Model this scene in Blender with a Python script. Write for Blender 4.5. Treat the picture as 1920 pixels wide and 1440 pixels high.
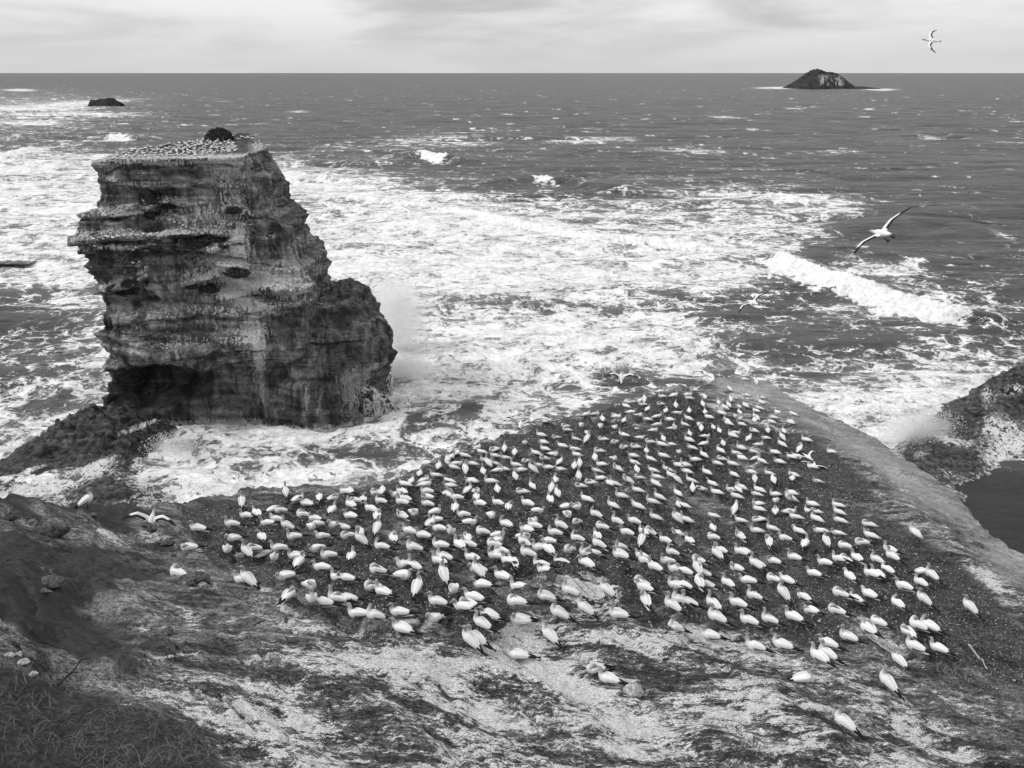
import bpy, bmesh, math, random
import numpy as np
from mathutils import Vector, Matrix
from mathutils.bvhtree import BVHTree

random.seed(7)
RNG = np.random.default_rng(11)
S = bpy.context.scene
C = S.collection
for o in list(bpy.data.objects):
    bpy.data.objects.remove(o)

# ------------------------------------------------------------ camera
CAMH = 45.0
PHI = math.radians(19.32)
F = 1663.0                       # focal length in pixels of a 1920 px wide frame
cam_d = bpy.data.cameras.new('camera')
cam_d.sensor_width = 36.0
cam_d.lens = 36.0 * F / 1920.0
cam_d.clip_start = 0.5
cam_d.clip_end = 300000
cam = bpy.data.objects.new('camera', cam_d)
C.objects.link(cam)
cam.location = (0, 0, CAMH)
cam.rotation_euler = (math.radians(90) - PHI, 0, 0)
S.camera = cam
S.render.resolution_x = 1024
S.render.resolution_y = 768
S.view_settings.view_transform = 'Standard'
S.view_settings.look = 'None'
S.view_settings.exposure = 0.46
S.view_settings.gamma = 1.0
S.cycles.max_bounces = 16
S.cycles.volume_bounces = 10

# ------------------------------------------------------------ sky: grey overcast
SUN_EL, SUN_AZ = math.radians(46), math.radians(-98)     # azimuth measured from +Y towards +X
W = bpy.data.worlds.new('World')
S.world = W
W.use_nodes = True
nt = W.node_tree
for n in list(nt.nodes):
    nt.nodes.remove(n)


class NB:
    """tiny node builder"""
    def __init__(s, tree):
        s.t = tree

    def n(s, typ, ins=None, **kw):
        nd = s.t.nodes.new(typ)
        for k, v in kw.items():
            setattr(nd, k, v)
        if ins:
            for k, v in ins.items():
                sock = nd.inputs[k]
                if isinstance(v, bpy.types.NodeSocket):
                    s.t.links.new(v, sock)
                else:
                    sock.default_value = v
        return nd

    def m(s, op, a, b=None, c=None, clamp=False):
        nd = s.n('ShaderNodeMath', operation=op, use_clamp=clamp)
        for i, v in enumerate((a, b, c)):
            if v is None:
                continue
            if isinstance(v, bpy.types.NodeSocket):
                s.t.links.new(v, nd.inputs[i])
            else:
                nd.inputs[i].default_value = v
        return nd.outputs[0]

    def ss(s, x, lo, hi, a=0.0, b=1.0):
        nd = s.n('ShaderNodeMapRange', interpolation_type='SMOOTHSTEP')
        for k, v in (('Value', x), ('From Min', lo), ('From Max', hi), ('To Min', a), ('To Max', b)):
            if isinstance(v, bpy.types.NodeSocket):
                s.t.links.new(v, nd.inputs[k])
            else:
                nd.inputs[k].default_value = v
        return nd.outputs[0]

    def mix(s, f, a, b):                      # scalar mix
        nd = s.n('ShaderNodeMix', data_type='FLOAT')
        for k, v in ((0, f), (2, a), (3, b)):
            if isinstance(v, bpy.types.NodeSocket):
                s.t.links.new(v, nd.inputs[k])
            else:
                nd.inputs[k].default_value = v
        return nd.outputs[0]

    def grey(s, v):
        nd = s.n('ShaderNodeCombineXYZ')
        for i in range(3):
            if isinstance(v, bpy.types.NodeSocket):
                s.t.links.new(v, nd.inputs[i])
            else:
                nd.inputs[i].default_value = v
        return nd.outputs[0]

    def noise(s, vec, scale, detail=4, rough=0.55, dist=0.0, w=None):
        nd = s.n('ShaderNodeTexNoise', {'Scale': scale, 'Detail': detail, 'Roughness': rough, 'Distortion': dist})
        if vec is not None:
            s.t.links.new(vec, nd.inputs['Vector'])
        return nd.outputs['Fac']

    def mapping(s, vec, rot=(0, 0, 0), scale=(1, 1, 1), loc=(0, 0, 0)):
        nd = s.n('ShaderNodeMapping')
        s.t.links.new(vec, nd.inputs['Vector'])
        nd.inputs['Rotation'].default_value = rot
        nd.inputs['Scale'].default_value = scale
        nd.inputs['Location'].default_value = loc
        return nd.outputs[0]

    def attr(s, name):
        return s.n('ShaderNodeAttribute', attribute_name=name).outputs['Fac']


b = NB(nt)
sky = b.n('ShaderNodeTexSky', sky_type='NISHITA', sun_disc=False)
sky.sun_elevation = SUN_EL
sky.sun_rotation = SUN_AZ
sky.air_density = 1.0
sky.dust_density = 4.0
skyb = b.n('ShaderNodeRGBToBW', {'Color': sky.outputs[0]}).outputs[0]
skyb = b.m('MINIMUM', skyb, 6.0)
tc = b.n('ShaderNodeTexCoord').outputs['Generated']
sep = b.n('ShaderNodeSeparateXYZ', {0: tc})
el = sep.outputs[2]
# flat cloud sheet: direction projected on a layer overhead
inv = b.m('DIVIDE', 1.0, b.m('ADD', b.m('MAXIMUM', el, 0.0), 0.16))
cx = b.m('MULTIPLY', sep.outputs[0], inv)
cy = b.m('MULTIPLY', sep.outputs[1], inv)
cv = b.n('ShaderNodeCombineXYZ', {0: cx, 1: b.m('MULTIPLY', cy, 0.8), 2: 0.37}).outputs[0]
c1 = b.noise(cv, 0.75, 5, 0.48, 0.4)
c2 = b.noise(b.mapping(cv, scale=(0.6, 1.0, 1), rot=(0, 0, -0.25)), 1.9, 7, 0.55, 0.5)
cl = b.m('ADD', b.m('MULTIPLY', c1, 0.6), b.m('MULTIPLY', c2, 0.4))
clf = b.ss(cl, 0.36, 0.62)
fade = b.ss(el, 0.0, 0.08, 0.15, 1.0)
zen = b.ss(el, 0.10, 0.9, 1.0, 1.55)
base = b.mix(b.m('MULTIPLY', fade, 1.0), 0.65, b.mix(clf, 0.50, 0.88))
lum = b.m('MULTIPLY', base, zen)
lum = b.m('ADD', b.m('MULTIPLY', lum, 9.2), b.m('MULTIPLY', skyb, 0.10))
bg = b.n('ShaderNodeBackground', {'Color': b.grey(lum), 'Strength': 0.078})
b.n('ShaderNodeOutputWorld', {'Surface': bg.outputs[0]})

sl = bpy.data.lights.new('sun', 'SUN')
sl.energy = 1.5
sl.angle = math.radians(12)
sun = bpy.data.objects.new('sun', sl)
C.objects.link(sun)
sd = Vector((math.sin(SUN_AZ) * math.cos(SUN_EL), math.cos(SUN_AZ) * math.cos(SUN_EL), math.sin(SUN_EL)))
sun.rotation_euler = sd.to_track_quat('Z', 'Y').to_euler()
sun.location = (0, 0, 200)

# ------------------------------------------------------------ maths helpers
cP, sP = math.cos(PHI), math.sin(PHI)


def unproj(px, py, zc):
    px, py, zc = np.asarray(px, float), np.asarray(py, float), np.asarray(zc, float)
    up = -(py - 720.0) / F * zc
    return np.stack([(px - 960.0) / F * zc, zc * cP + up * sP, CAMH + up * cP - zc * sP], -1)


def on_z(px, py, z):
    """point of the view ray at height z"""
    d = unproj(px, py, np.ones_like(np.asarray(px, float) + np.asarray(py, float)))
    d = d - np.array([0, 0, CAMH])
    t = (np.asarray(z, float) - CAMH) / d[..., 2]
    return d * t[..., None] + np.array([0, 0, CAMH])


def proj(P):
    P = np.asarray(P, float)
    x, y, z = P[..., 0], P[..., 1], P[..., 2] - CAMH
    zc = y * cP - z * sP
    up = y * sP + z * cP
    zc = np.where(np.abs(zc) < 1e-3, 1e-3, zc)
    return 960 + F * x / zc, 720 - F * up / zc, zc


def _h(ix, iy, iz, seed):
    h = (ix.astype(np.int64) * 374761393 + iy.astype(np.int64) * 668265263 + iz.astype(np.int64) * 2147483647 + seed * 144269) & 0xffffffff
    h = ((h ^ (h >> 13)) * 1274126177) & 0xffffffff
    h = (h ^ (h >> 16)) & 0xffffffff
    return h.astype(np.float64) / 4294967295.0 * 2 - 1


def vnoise(x, y, z=0.0, seed=0):
    x, y, z = np.broadcast_arrays(np.asarray(x, float), np.asarray(y, float), np.asarray(z, float))
    ix, iy, iz = np.floor(x), np.floor(y), np.floor(z)
    fx, fy, fz = x - ix, y - iy, z - iz
    u, v, w = [f * f * f * (f * (f * 6 - 15) + 10) for f in (fx, fy, fz)]
    r = 0
    for dx in (0, 1):
        for dy in (0, 1):
            for dz in (0, 1):
                r = r + _h(ix + dx, iy + dy, iz + dz, seed) * (u if dx else 1 - u) * (v if dy else 1 - v) * (w if dz else 1 - w)
    return r


def fbm(x, y, z=0.0, o=4, seed=0, gain=0.5, ridged=False):
    r, a, t = 0.0, 1.0, 0.0
    for i in range(o):
        n = vnoise(np.asarray(x) * 2 ** i + 17.3 * i, np.asarray(y) * 2 ** i - 9.1 * i, np.asarray(z) * 2 ** i, seed + i)
        if ridged:
            n = 1 - 2 * np.abs(n)
        r = r + a * n
        t += a
        a *= gain
    return r / t


def smooth(x, a, b_):
    t = np.clip((np.asarray(x, float) - a) / (b_ - a), 0, 1)
    return t * t * (3 - 2 * t)


class TPS:
    def __init__(s, P, v, lam=0.02):
        P = np.asarray(P, float)
        s.c = P.mean(0)
        s.s = P.std()
        Q = (P - s.c) / s.s
        n = len(Q)
        K = s.k(np.linalg.norm(Q[:, None] - Q[None], axis=2)) + lam * np.eye(n)
        A = np.zeros((n + 3, n + 3))
        A[:n, :n] = K
        A[:n, n:] = np.c_[np.ones(n), Q]
        A[n:, :n] = A[:n, n:].T
        s.w = np.linalg.solve(A, np.r_[np.asarray(v, float), 0, 0, 0])
        s.Q = Q

    @staticmethod
    def k(r):
        return r * r * np.log(r + 1e-9)

    def __call__(s, x, y):
        x, y = (np.asarray(x, float) - s.c[0]) / s.s, (np.asarray(y, float) - s.c[1]) / s.s
        r = s.w[-3] + s.w[-2] * x + s.w[-1] * y
        for q, w in zip(s.Q, s.w):
            r = r + w * s.k(np.sqrt((x - q[0]) ** 2 + (y - q[1]) ** 2))
        return r


def in_poly(px, py, poly):
    px, py = np.asarray(px, float), np.asarray(py, float)
    r = np.zeros(px.shape, bool)
    j = len(poly) - 1
    for i in range(len(poly)):
        xi, yi = poly[i]
        xj, yj = poly[j]
        c = ((yi > py) != (yj > py)) & (px < (xj - xi) * (py - yi) / (yj - yi + 1e-12) + xi)
        r ^= c
        j = i
    return r


def poly_dist(px, py, pts, closed=False):
    """distance to a polyline, index parameter of the nearest point, side"""
    px, py = np.asarray(px, float), np.asarray(py, float)
    best = np.full(px.shape, 1e18)
    tt = np.zeros(px.shape)
    side = np.zeros(px.shape)
    pts = list(pts) + ([pts[0]] if closed else [])
    for i in range(len(pts) - 1):
        ax, ay = pts[i]
        bx, by = pts[i + 1]
        dx, dy = bx - ax, by - ay
        L = dx * dx + dy * dy
        t = np.clip(((px - ax) * dx + (py - ay) * dy) / L, 0, 1)
        qx, qy = ax + t * dx, ay + t * dy
        d = (px - qx) ** 2 + (py - qy) ** 2
        m = d < best
        best = np.where(m, d, best)
        tt = np.where(m, i + t, tt)
        side = np.where(m, np.sign(dx * (py - ay) - dy * (px - ax)), side)
    return np.sqrt(best), tt, side


# ------------------------------------------------------------ mesh helpers
def link(name, me, parent=None, loc=None):
    o = bpy.data.objects.new(name, me)
    C.objects.link(o)
    if parent:
        o.parent = parent
    if loc is not None:
        o.location = loc
    return o


def tag(o, label=None, cat=None, group=None, kind=None):
    if label:
        o['label'] = label
    if cat:
        o['category'] = cat
    if group:
        o['group'] = group
    if kind:
        o['kind'] = kind
    return o


def mesh_np(name, V, Fq, mat=None, attrs=None, smooth_=True):
    V = np.asarray(V, np.float32).reshape(-1, 3)
    Fq = np.asarray(Fq, np.int32)
    me = bpy.data.meshes.new(name)
    me.vertices.add(len(V))
    me.vertices.foreach_set('co', V.ravel())
    k = Fq.shape[1]
    me.loops.add(Fq.size)
    me.loops.foreach_set('vertex_index', Fq.ravel())
    me.polygons.add(len(Fq))
    me.polygons.foreach_set('loop_start', np.arange(0, Fq.size, k, dtype=np.int32))
    me.update(calc_edges=True)
    if smooth_:
        me.polygons.foreach_set('use_smooth', np.ones(len(Fq), bool))
    for a, v in (attrs or {}).items():
        at = me.attributes.new(a, 'FLOAT', 'POINT')
        at.data.foreach_set('value', np.asarray(v, np.float32).ravel())
    if mat:
        me.materials.append(mat)
    me.validate()
    return me


def grid_faces(nr, nc, wrap=False):
    i = np.arange(nr - 1)[:, None]
    j = np.arange(nc if wrap else nc - 1)[None, :]
    a = i * nc + j
    b_ = i * nc + (j + 1) % nc
    c = (i + 1) * nc + (j + 1) % nc
    d = (i + 1) * nc + j
    return np.stack([a + 0 * b_, b_, c, d + 0 * a], -1).reshape(-1, 4)


def mat_new(name):
    m = bpy.data.materials.new(name)
    m.use_nodes = True
    t = m.node_tree
    for n in list(t.nodes):
        t.nodes.remove(n)
    nb = NB(t)
    return m, nb


def finish(nb, col, rough=0.8, bump=None, bstr=0.5, bdist=0.05, spec=0.3, disp=None, normal=None, extra=None):
    ins = {'Base Color': nb.grey(col), 'Roughness': rough, 'Specular IOR Level': spec}
    if bump is not None:
        bn = nb.n('ShaderNodeBump', {'Height': bump, 'Strength': bstr, 'Distance': bdist})
        ins['Normal'] = bn.outputs[0]
    if extra:
        ins.update(extra)
    p = nb.n('ShaderNodeBsdfPrincipled', ins)
    nb.n('ShaderNodeOutputMaterial', {'Surface': p.outputs[0]})
    return p


# ------------------------------------------------------------ materials
def mat_headland():
    m, n = mat_new('headland_rock')
    co = n.n('ShaderNodeTexCoord').outputs['Object']
    wv = n.n('ShaderNodeTexNoise', {'Vector': co, 'Scale': 0.35, 'Detail': 3.0})
    wvec = n.n('ShaderNodeVectorMath', {0: wv.outputs['Color'], 1: (0.5, 0.5, 0.5)}, operation='SUBTRACT').outputs[0]
    wsc = n.n('ShaderNodeVectorMath', {0: wvec}, operation='SCALE')
    wsc.inputs['Scale'].default_value = 0.55
    cw = n.n('ShaderNodeVectorMath', {0: co, 1: wsc.outputs[0]}, operation='ADD').outputs[0]
    st = n.mapping(cw, rot=(0, 0, math.radians(34)), scale=(0.22, 1.0, 1.0))
    st2 = n.mapping(cw, rot=(0, 0, math.radians(30)), scale=(0.4, 1.3, 1.0))
    streak = n.noise(st, 2.4, 8, 0.66, 0.3)
    streak2 = n.noise(st2, 7.0, 6, 0.7, 0.2)
    patch = n.noise(co, 0.5, 4, 0.6)
    fine = n.noise(n.mapping(cw, rot=(0, 0, math.radians(32)), scale=(0.5, 1.3, 1.0)), 13.0, 5, 0.75)
    vfine = n.noise(n.mapping(co, rot=(0, 0, math.radians(36)), scale=(0.5, 1.2, 1.0)), 50.0, 3, 0.7)
    soil, gua, pale = n.attr('soil'), n.attr('guano'), n.attr('pale')
    # bare rock: thin darker and lighter beds
    r = n.ss(streak, 0.38, 0.62, 0.05, 0.23)
    r = n.m('MULTIPLY', r, n.ss(fine, 0.40, 0.60, 0.42, 1.6))
    r = n.m('MULTIPLY', r, n.ss(vfine, 0.40, 0.60, 0.50, 1.6))
    r = n.m('MULTIPLY', r, n.ss(patch, 0.35, 0.65, 0.75, 1.2))
    # guano: streaky, broken
    gv = n.m('ADD', n.m('MULTIPLY', streak, 0.50), n.m('MULTIPLY', streak2, 0.38))
    gv = n.m('ADD', gv, n.m('MULTIPLY', fine, 0.12))
    gv = n.m('ADD', gv, n.m('MULTIPLY', n.m('SUBTRACT', patch, 0.5), 0.25))
    thr = n.mix(gua, 0.60, 0.34)
    gv = n.m('ADD', gv, n.m('MULTIPLY', n.m('SUBTRACT', n.m('ADD', n.m('MULTIPLY', fine, 0.5), n.m('MULTIPLY', vfine, 0.5)), 0.5), 0.35))
    gm = n.ss(gv, thr, n.m('ADD', thr, 0.07))
    gcol = n.m('MULTIPLY', n.ss(vfine, 0.40, 0.60, 0.44, 0.92), n.ss(fine, 0.3, 0.7, 0.8, 1.05))
    r = n.mix(n.m('MULTIPLY', gm, n.ss(gua, 0.0, 0.25)), r, gcol)
    # pale sandstone strip on the right
    pc = n.m('MULTIPLY', n.ss(streak2, 0.3, 0.7, 0.27, 0.50), n.ss(vfine, 0.4, 0.6, 0.65, 1.2))
    r = n.mix(pale, r, pc)
    # trodden colony soil with straw and feather specks
    spk = n.ss(n.noise(n.mapping(co, rot=(0, 0, 0.8), scale=(0.5, 1.6, 1)), 20.0, 4, 0.8), 0.53, 0.66)
    sc = n.mix(n.m('MULTIPLY', spk, n.ss(patch, 0.35, 0.65, 0.35, 1.0)), n.ss(fine, 0.36, 0.64, 0.014, 0.075), 0.26)
    wspk = n.ss(n.noise(co, 15.0, 2, 0.5), 0.655, 0.69)
    sc = n.mix(wspk, sc, 0.6)
    se = n.ss(n.m('ADD', soil, n.m('MULTIPLY', n.m('SUBTRACT', n.m('ADD', n.m('MULTIPLY', fine, .5), n.m('MULTIPLY', streak, .5)), 0.5), 2.2)), 0.42, 0.58)
    r = n.mix(se, r, sc)
    # grassy peat in the lower left
    gr = n.attr('turf')
    tcx = n.ss(fine, 0.3, 0.7, 0.022, 0.075)
    ge = n.ss(n.m('ADD', gr, n.m('MULTIPLY', n.m('SUBTRACT', fine, 0.5), 1.2)), 0.4, 0.6)
    r = n.mix(ge, r, tcx)
    bh = n.m('ADD', n.m('MULTIPLY', streak, 1.2), n.m('ADD', n.m('MULTIPLY', fine, 0.35), n.m('MULTIPLY', vfine, 0.12)))
    bh = n.m('ADD', bh, n.m('MULTIPLY', streak2, 0.4))
    finish(n, r, 0.85, bh, 1.0, 0.17, 0.2)
    return m


def mat_stack():
    m, n = mat_new('stack_rock')
    co = n.n('ShaderNodeTexCoord').outputs['Object']
    sepc = n.n('ShaderNodeSeparateXYZ', {0: co})
    bed = n.mapping(co, rot=(0.0, 0.05, 0.0), scale=(0.05, 0.05, 1.0))
    beds = n.noise(bed, 1.3, 8, 0.68, 0.25)
    beds2 = n.noise(bed, 5.0, 4, 0.7, 0.3)
    vert = n.noise(n.mapping(co, scale=(1.0, 1.0, 0.16)), 0.8, 6, 0.62, 1.3)
    vert2 = n.noise(n.mapping(co, scale=(1.0, 1.0, 0.07)), 3.2, 5, 0.6, 0.3)
    pn_ = n.noise(co, 0.22, 5, 0.6, 0.8)
    fine = n.noise(co, 3.5, 6, 0.72)
    r = n.ss(beds, 0.36, 0.64, 0.115, 0.27)
    r = n.m('MULTIPLY', r, n.ss(vert, 0.34, 0.66, 0.40, 1.65))
    r = n.m('MULTIPLY', r, n.ss(pn_, 0.38, 0.62, 0.50, 1.5))
    r = n.m('MULTIPLY', r, n.ss(fine, 0.36, 0.64, 0.78, 1.25))
    r = n.m('MULTIPLY', r, n.ss(beds2, 0.3, 0.7, 0.88, 1.12))
    white, dark, wet = n.attr('white'), n.attr('dark'), n.attr('wet')
    wm = n.m('ADD', n.m('MULTIPLY', vert2, 0.78), n.m('MULTIPLY', fine, 0.22))
    th = n.mix(white, 0.58, 0.26)
    wmm = n.m('MULTIPLY', n.ss(wm, th, n.m('ADD', th, 0.14)), n.ss(white, 0.03, 0.25))
    r = n.mix(n.m('MULTIPLY', wmm, 0.95), r, n.ss(fine, 0.36, 0.64, 0.55, 0.92))
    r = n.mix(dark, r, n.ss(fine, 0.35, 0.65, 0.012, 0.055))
    r = n.m('MULTIPLY', r, n.mix(wet, 1.0, 0.42))
    bh = n.m('ADD', n.m('MULTIPLY', beds, 0.7), n.m('ADD', n.m('MULTIPLY', fine, 0.8), n.m('MULTIPLY', vert, 0.5)))
    bh = n.m('ADD', bh, n.m('MULTIPLY', beds2, 0.25))
    p = finish(n, r, n.mix(wet, 0.85, 0.5), bh, 1.0, 0.8, 0.25)
    return m


def mat_wet(name='wet_rock', wh=0.0):
    m, n = mat_new(name)
    co = n.n('ShaderNodeTexCoord').outputs['Object']
    fine = n.noise(co, 1.6, 7, 0.7, 0.2)
    med = n.noise(co, 0.3, 4, 0.6)
    beds = n.noise(n.mapping(co, rot=(0.12, 0.08, 0.6), scale=(0.12, 0.5, 2.2)), 1.4, 6, 0.65)
    r = n.m('MULTIPLY', n.ss(fine, 0.38, 0.62, 0.008, 0.075), n.ss(beds, 0.38, 0.62, 0.4, 1.9))
    r = n.m('MULTIPLY', r, n.ss(med, 0.35, 0.65, 0.7, 1.3))
    fo = n.attr('foam')
    lace = n.m('SUBTRACT', 1.0, n.m('MULTIPLY', n.m('ABSOLUTE', n.m('SUBTRACT', n.noise(n.mapping(co, scale=(1, 1, 0.35)), 0.9, 7, 0.68, 1.2), 0.5)), 6.0), clamp=True)
    lz = n.m('ADD', n.m('MULTIPLY', lace, 0.5), n.m('MULTIPLY', fine, 0.5))
    th = n.mix(fo, 0.95, 0.25)
    fm = n.m('MULTIPLY', n.ss(lz, th, n.m('ADD', th, 0.2)), n.ss(fo, 0.02, 0.2))
    r = n.mix(fm, r, 0.75)
    finish(n, r, n.mix(fm, 0.38, 0.8), n.m('ADD', fine, beds), 1.0, 0.6, 0.4)
    return m


def mat_sea():
    m, n = mat_new('sea_water')
    co = n.n('ShaderNodeTexCoord').outputs['Object']
    den, calm = n.attr('foam'), n.attr('calm')
    wv = n.n('ShaderNodeTexNoise', {'Vector': co, 'Scale': 0.11, 'Detail': 5.0, 'Roughness': 0.6})
    wvec = n.n('ShaderNodeVectorMath', {0: wv.outputs['Color'], 1: (0.5, 0.5, 0.5)}, operation='SUBTRACT').outputs[0]
    wsc = n.n('ShaderNodeVectorMath', {0: wvec}, operation='SCALE')
    wsc.inputs['Scale'].default_value = 9.0
    cw = n.n('ShaderNodeVectorMath', {0: co, 1: wsc.outputs[0]}, operation='ADD').outputs[0]
    cw = n.mapping(cw, rot=(0, 0, 0.16), scale=(0.85, 0.9, 1.0))
    fb = n.noise(cw, 0.16, 10, 0.70, 0.8)
    wv2 = n.n('ShaderNodeTexNoise', {'Vector': cw, 'Scale': 0.8, 'Detail': 6.0, 'Roughness': 0.65})
    wvec2 = n.n('ShaderNodeVectorMath', {0: wv2.outputs['Color'], 1: (0.5, 0.5, 0.5)}, operation='SUBTRACT').outputs[0]
    ws2 = n.n('ShaderNodeVectorMath', {0: wvec2}, operation='SCALE')
    ws2.inputs['Scale'].default_value = 2.6
    cw2 = n.n('ShaderNodeVectorMath', {0: cw, 1: ws2.outputs[0]}, operation='ADD').outputs[0]
    e1 = n.n('ShaderNodeTexVoronoi', {'Vector': cw2, 'Scale': 0.36}, feature='DISTANCE_TO_EDGE').outputs['Distance']
    e2 = n.n('ShaderNodeTexVoronoi', {'Vector': cw2, 'Scale': 0.95}, feature='DISTANCE_TO_EDGE').outputs['Distance']
    r1 = n.noise(cw, 0.20, 8, 0.62, 1.4)
    rd1 = n.m('SUBTRACT', 1.0, n.m('MULTIPLY', n.m('ABSOLUTE', n.m('SUBTRACT', r1, 0.5)), 9.0), clamp=True)
    r2 = n.noise(cw, 0.55, 7, 0.60, 1.6)
    rd2 = n.m('SUBTRACT', 1.0, n.m('MULTIPLY', n.m('ABSOLUTE', n.m('SUBTRACT', r2, 0.5)), 8.0), clamp=True)
    r3 = n.noise(cw, 1.5, 6, 0.62, 1.2)
    rd3 = n.m('SUBTRACT', 1.0, n.m('MULTIPLY', n.m('ABSOLUTE', n.m('SUBTRACT', r3, 0.5)), 7.0), clamp=True)
    v = n.m('ADD', n.m('MULTIPLY', fb, 0.72), n.m('MULTIPLY', rd1, 0.16))
    v = n.m('ADD', v, n.m('MULTIPLY', rd2, 0.14))
    v = n.m('ADD', v, n.m('MULTIPLY', rd3, 0.10))
    big = n.noise(n.mapping(co, rot=(0, 0, 0.1), scale=(0.35, 1.0, 1.0)), 0.045, 5, 0.6, 0.4)
    d2 = n.m('ADD', den, n.m('MULTIPLY', n.m('SUBTRACT', big, 0.5), n.ss(den, 0.0, 0.3, 0.05, 0.75)))
    th = n.mix(d2, 0.88, 0.30)
    fm = n.ss(v, th, n.m('ADD', th, 0.10))
    dl = n.m('ADD', d2, n.m('MULTIPLY', n.m('SUBTRACT', fb, 0.5), 2.2))
    w1 = n.ss(dl, 0.10, 1.15, 0.0, 0.38)
    w2 = n.ss(dl, 0.25, 1.10, 0.0, 0.36)
    f1 = n.ss(n.m('SUBTRACT', w1, e1), -0.02, 0.06)
    f2 = n.ss(n.m('SUBTRACT', w2, e2), -0.03, 0.07)
    fnet = n.m('MAXIMUM', n.m('MULTIPLY', f1, 0.95), n.m('MULTIPLY', f2, 0.85))
    fnet = n.m('MULTIPLY', fnet, n.ss(dl, 0.02, 0.35))
    solid = n.ss(den, 0.95, 1.2)
    fm = n.m('MAXIMUM', n.m('MULTIPLY', n.m('MAXIMUM', n.m('MULTIPLY', fm, n.ss(n.m('ADD', e2, n.m('MULTIPLY', fb, 0.3)), 0.50, 0.30)), fnet), 1.0), solid)
    fm = n.m('MULTIPLY', fm, n.ss(den, 0.02, 0.10))
    milk = n.ss(d2, 0.15, 1.0, 0.0, 1.0)
    # wind streaks and colour of open water
    wnd = n.noise(n.mapping(co, rot=(0, 0, 0.05), scale=(0.25, 1.0, 1.0)), 0.10, 7, 0.65)
    wnd2 = n.noise(n.mapping(co, rot=(0, 0, 0.08), scale=(0.3, 1.0, 1.0)), 0.012, 5, 0.6)
    wc = n.m('MULTIPLY', n.ss(wnd, 0.35, 0.65, 0.014, 0.066), n.ss(wnd2, 0.3, 0.7, 0.8, 1.25))
    wc = n.mix(n.m('POWER', milk, 1.4), wc, 0.30)
    wc = n.mix(calm, wc, 0.012)
    # foam streaks in the calm pool are sparse
    fv = n.m('ADD', n.m('MULTIPLY', r2, 0.5), n.m('MULTIPLY', r3, 0.5))
    foamc = n.m('MULTIPLY', n.ss(fb, 0.38, 0.62, 0.72, 0.93), n.ss(fv, 0.40, 0.57, 0.68, 1.0))
    foamc = n.m('MAXIMUM', foamc, n.m('MULTIPLY', n.ss(den, 0.95, 1.2), n.ss(r3, 0.35, 0.6, 0.60, 0.86)))
    col = n.mix(fm, wc, foamc)
    b1 = n.noise(n.mapping(co, rot=(0, 0, 0.1), scale=(0.4, 1.0, 1.0)), 0.35, 8, 0.65, 0.4)
    b2 = n.noise(n.mapping(co, rot=(0, 0, -0.2), scale=(0.6, 1.0, 1.0)), 0.06, 4, 0.55)
    bh = n.m('ADD', n.m('MULTIPLY', b1, 2.2), n.m('MULTIPLY', b2, 8.0))
    bh = n.m('ADD', bh, n.m('MULTIPLY', fm, 0.35))
    bst = n.mix(fm, 0.9, 0.75)
    bn = n.n('ShaderNodeBump', {'Height': bh, 'Strength': bst, 'Distance': 1.0})
    p = n.n('ShaderNodeBsdfPrincipled', {'Base Color': n.grey(col), 'Roughness': n.mix(fm, 0.42, 0.9),
                                         'Specular IOR Level': n.mix(fm, 0.30, 0.05), 'Normal': bn.outputs[0]})
    n.n('ShaderNodeOutputMaterial', {'Surface': p.outputs[0]})
    return m


def mat_attr(name, rough=0.7, spec=0.2, vary=0.15, scale=30.0):
    """grey taken from the 'grey' vertex attribute (plumage), slightly mottled"""
    m, n = mat_new(name)
    co = n.n('ShaderNodeTexCoord').outputs['Object']
    nz = n.noise(co, scale, 4, 0.6)
    c = n.m('MULTIPLY', n.attr('grey'), n.ss(nz, 0.3, 0.7, 1 - vary, 1.0))
    finish(n, c, rough, nz, 0.25, 0.01, spec)
    return m


def mat_plain(name, lo, hi, scale=8.0, rough=0.85, stretch=(1, 1, 1), bstr=0.5, bdist=0.02):
    m, n = mat_new(name)
    co = n.n('ShaderNodeTexCoord').outputs['Object']
    v = n.mapping(co, scale=stretch)
    nz = n.noise(v, scale, 6, 0.65)
    finish(n, n.ss(nz, 0.3, 0.7, lo, hi), rough, nz, bstr, bdist, 0.2)
    return m


M_head, M_stack, M_wet, M_sea = mat_headland(), mat_stack(), mat_wet(), mat_sea()
M_bird = mat_attr('plumage')
M_leaf = mat_plain('shrub_leaves', 0.02, 0.09, 3.0)
M_grass = mat_plain('dry_grass', 0.05, 0.16, 5.0)
M_straw = mat_plain('straw', 0.07, 0.30, 5.0)
M_wood = mat_plain('driftwood', 0.22, 0.42, 12.0, stretch=(0.1, 1, 1))
M_darkwood = mat_plain('dark_wood', 0.02, 0.05, 12.0)
M_stone = mat_plain('pale_stone', 0.10, 0.60, 20.0, bstr=0.9, bdist=0.05)
M_dstone = mat_plain('dark_stone', 0.015, 0.16, 11.0, bstr=0.9, bdist=0.05)
M_isle = mat_plain('islet_rock', 0.010, 0.032, 0.05, bdist=4.0)

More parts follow.
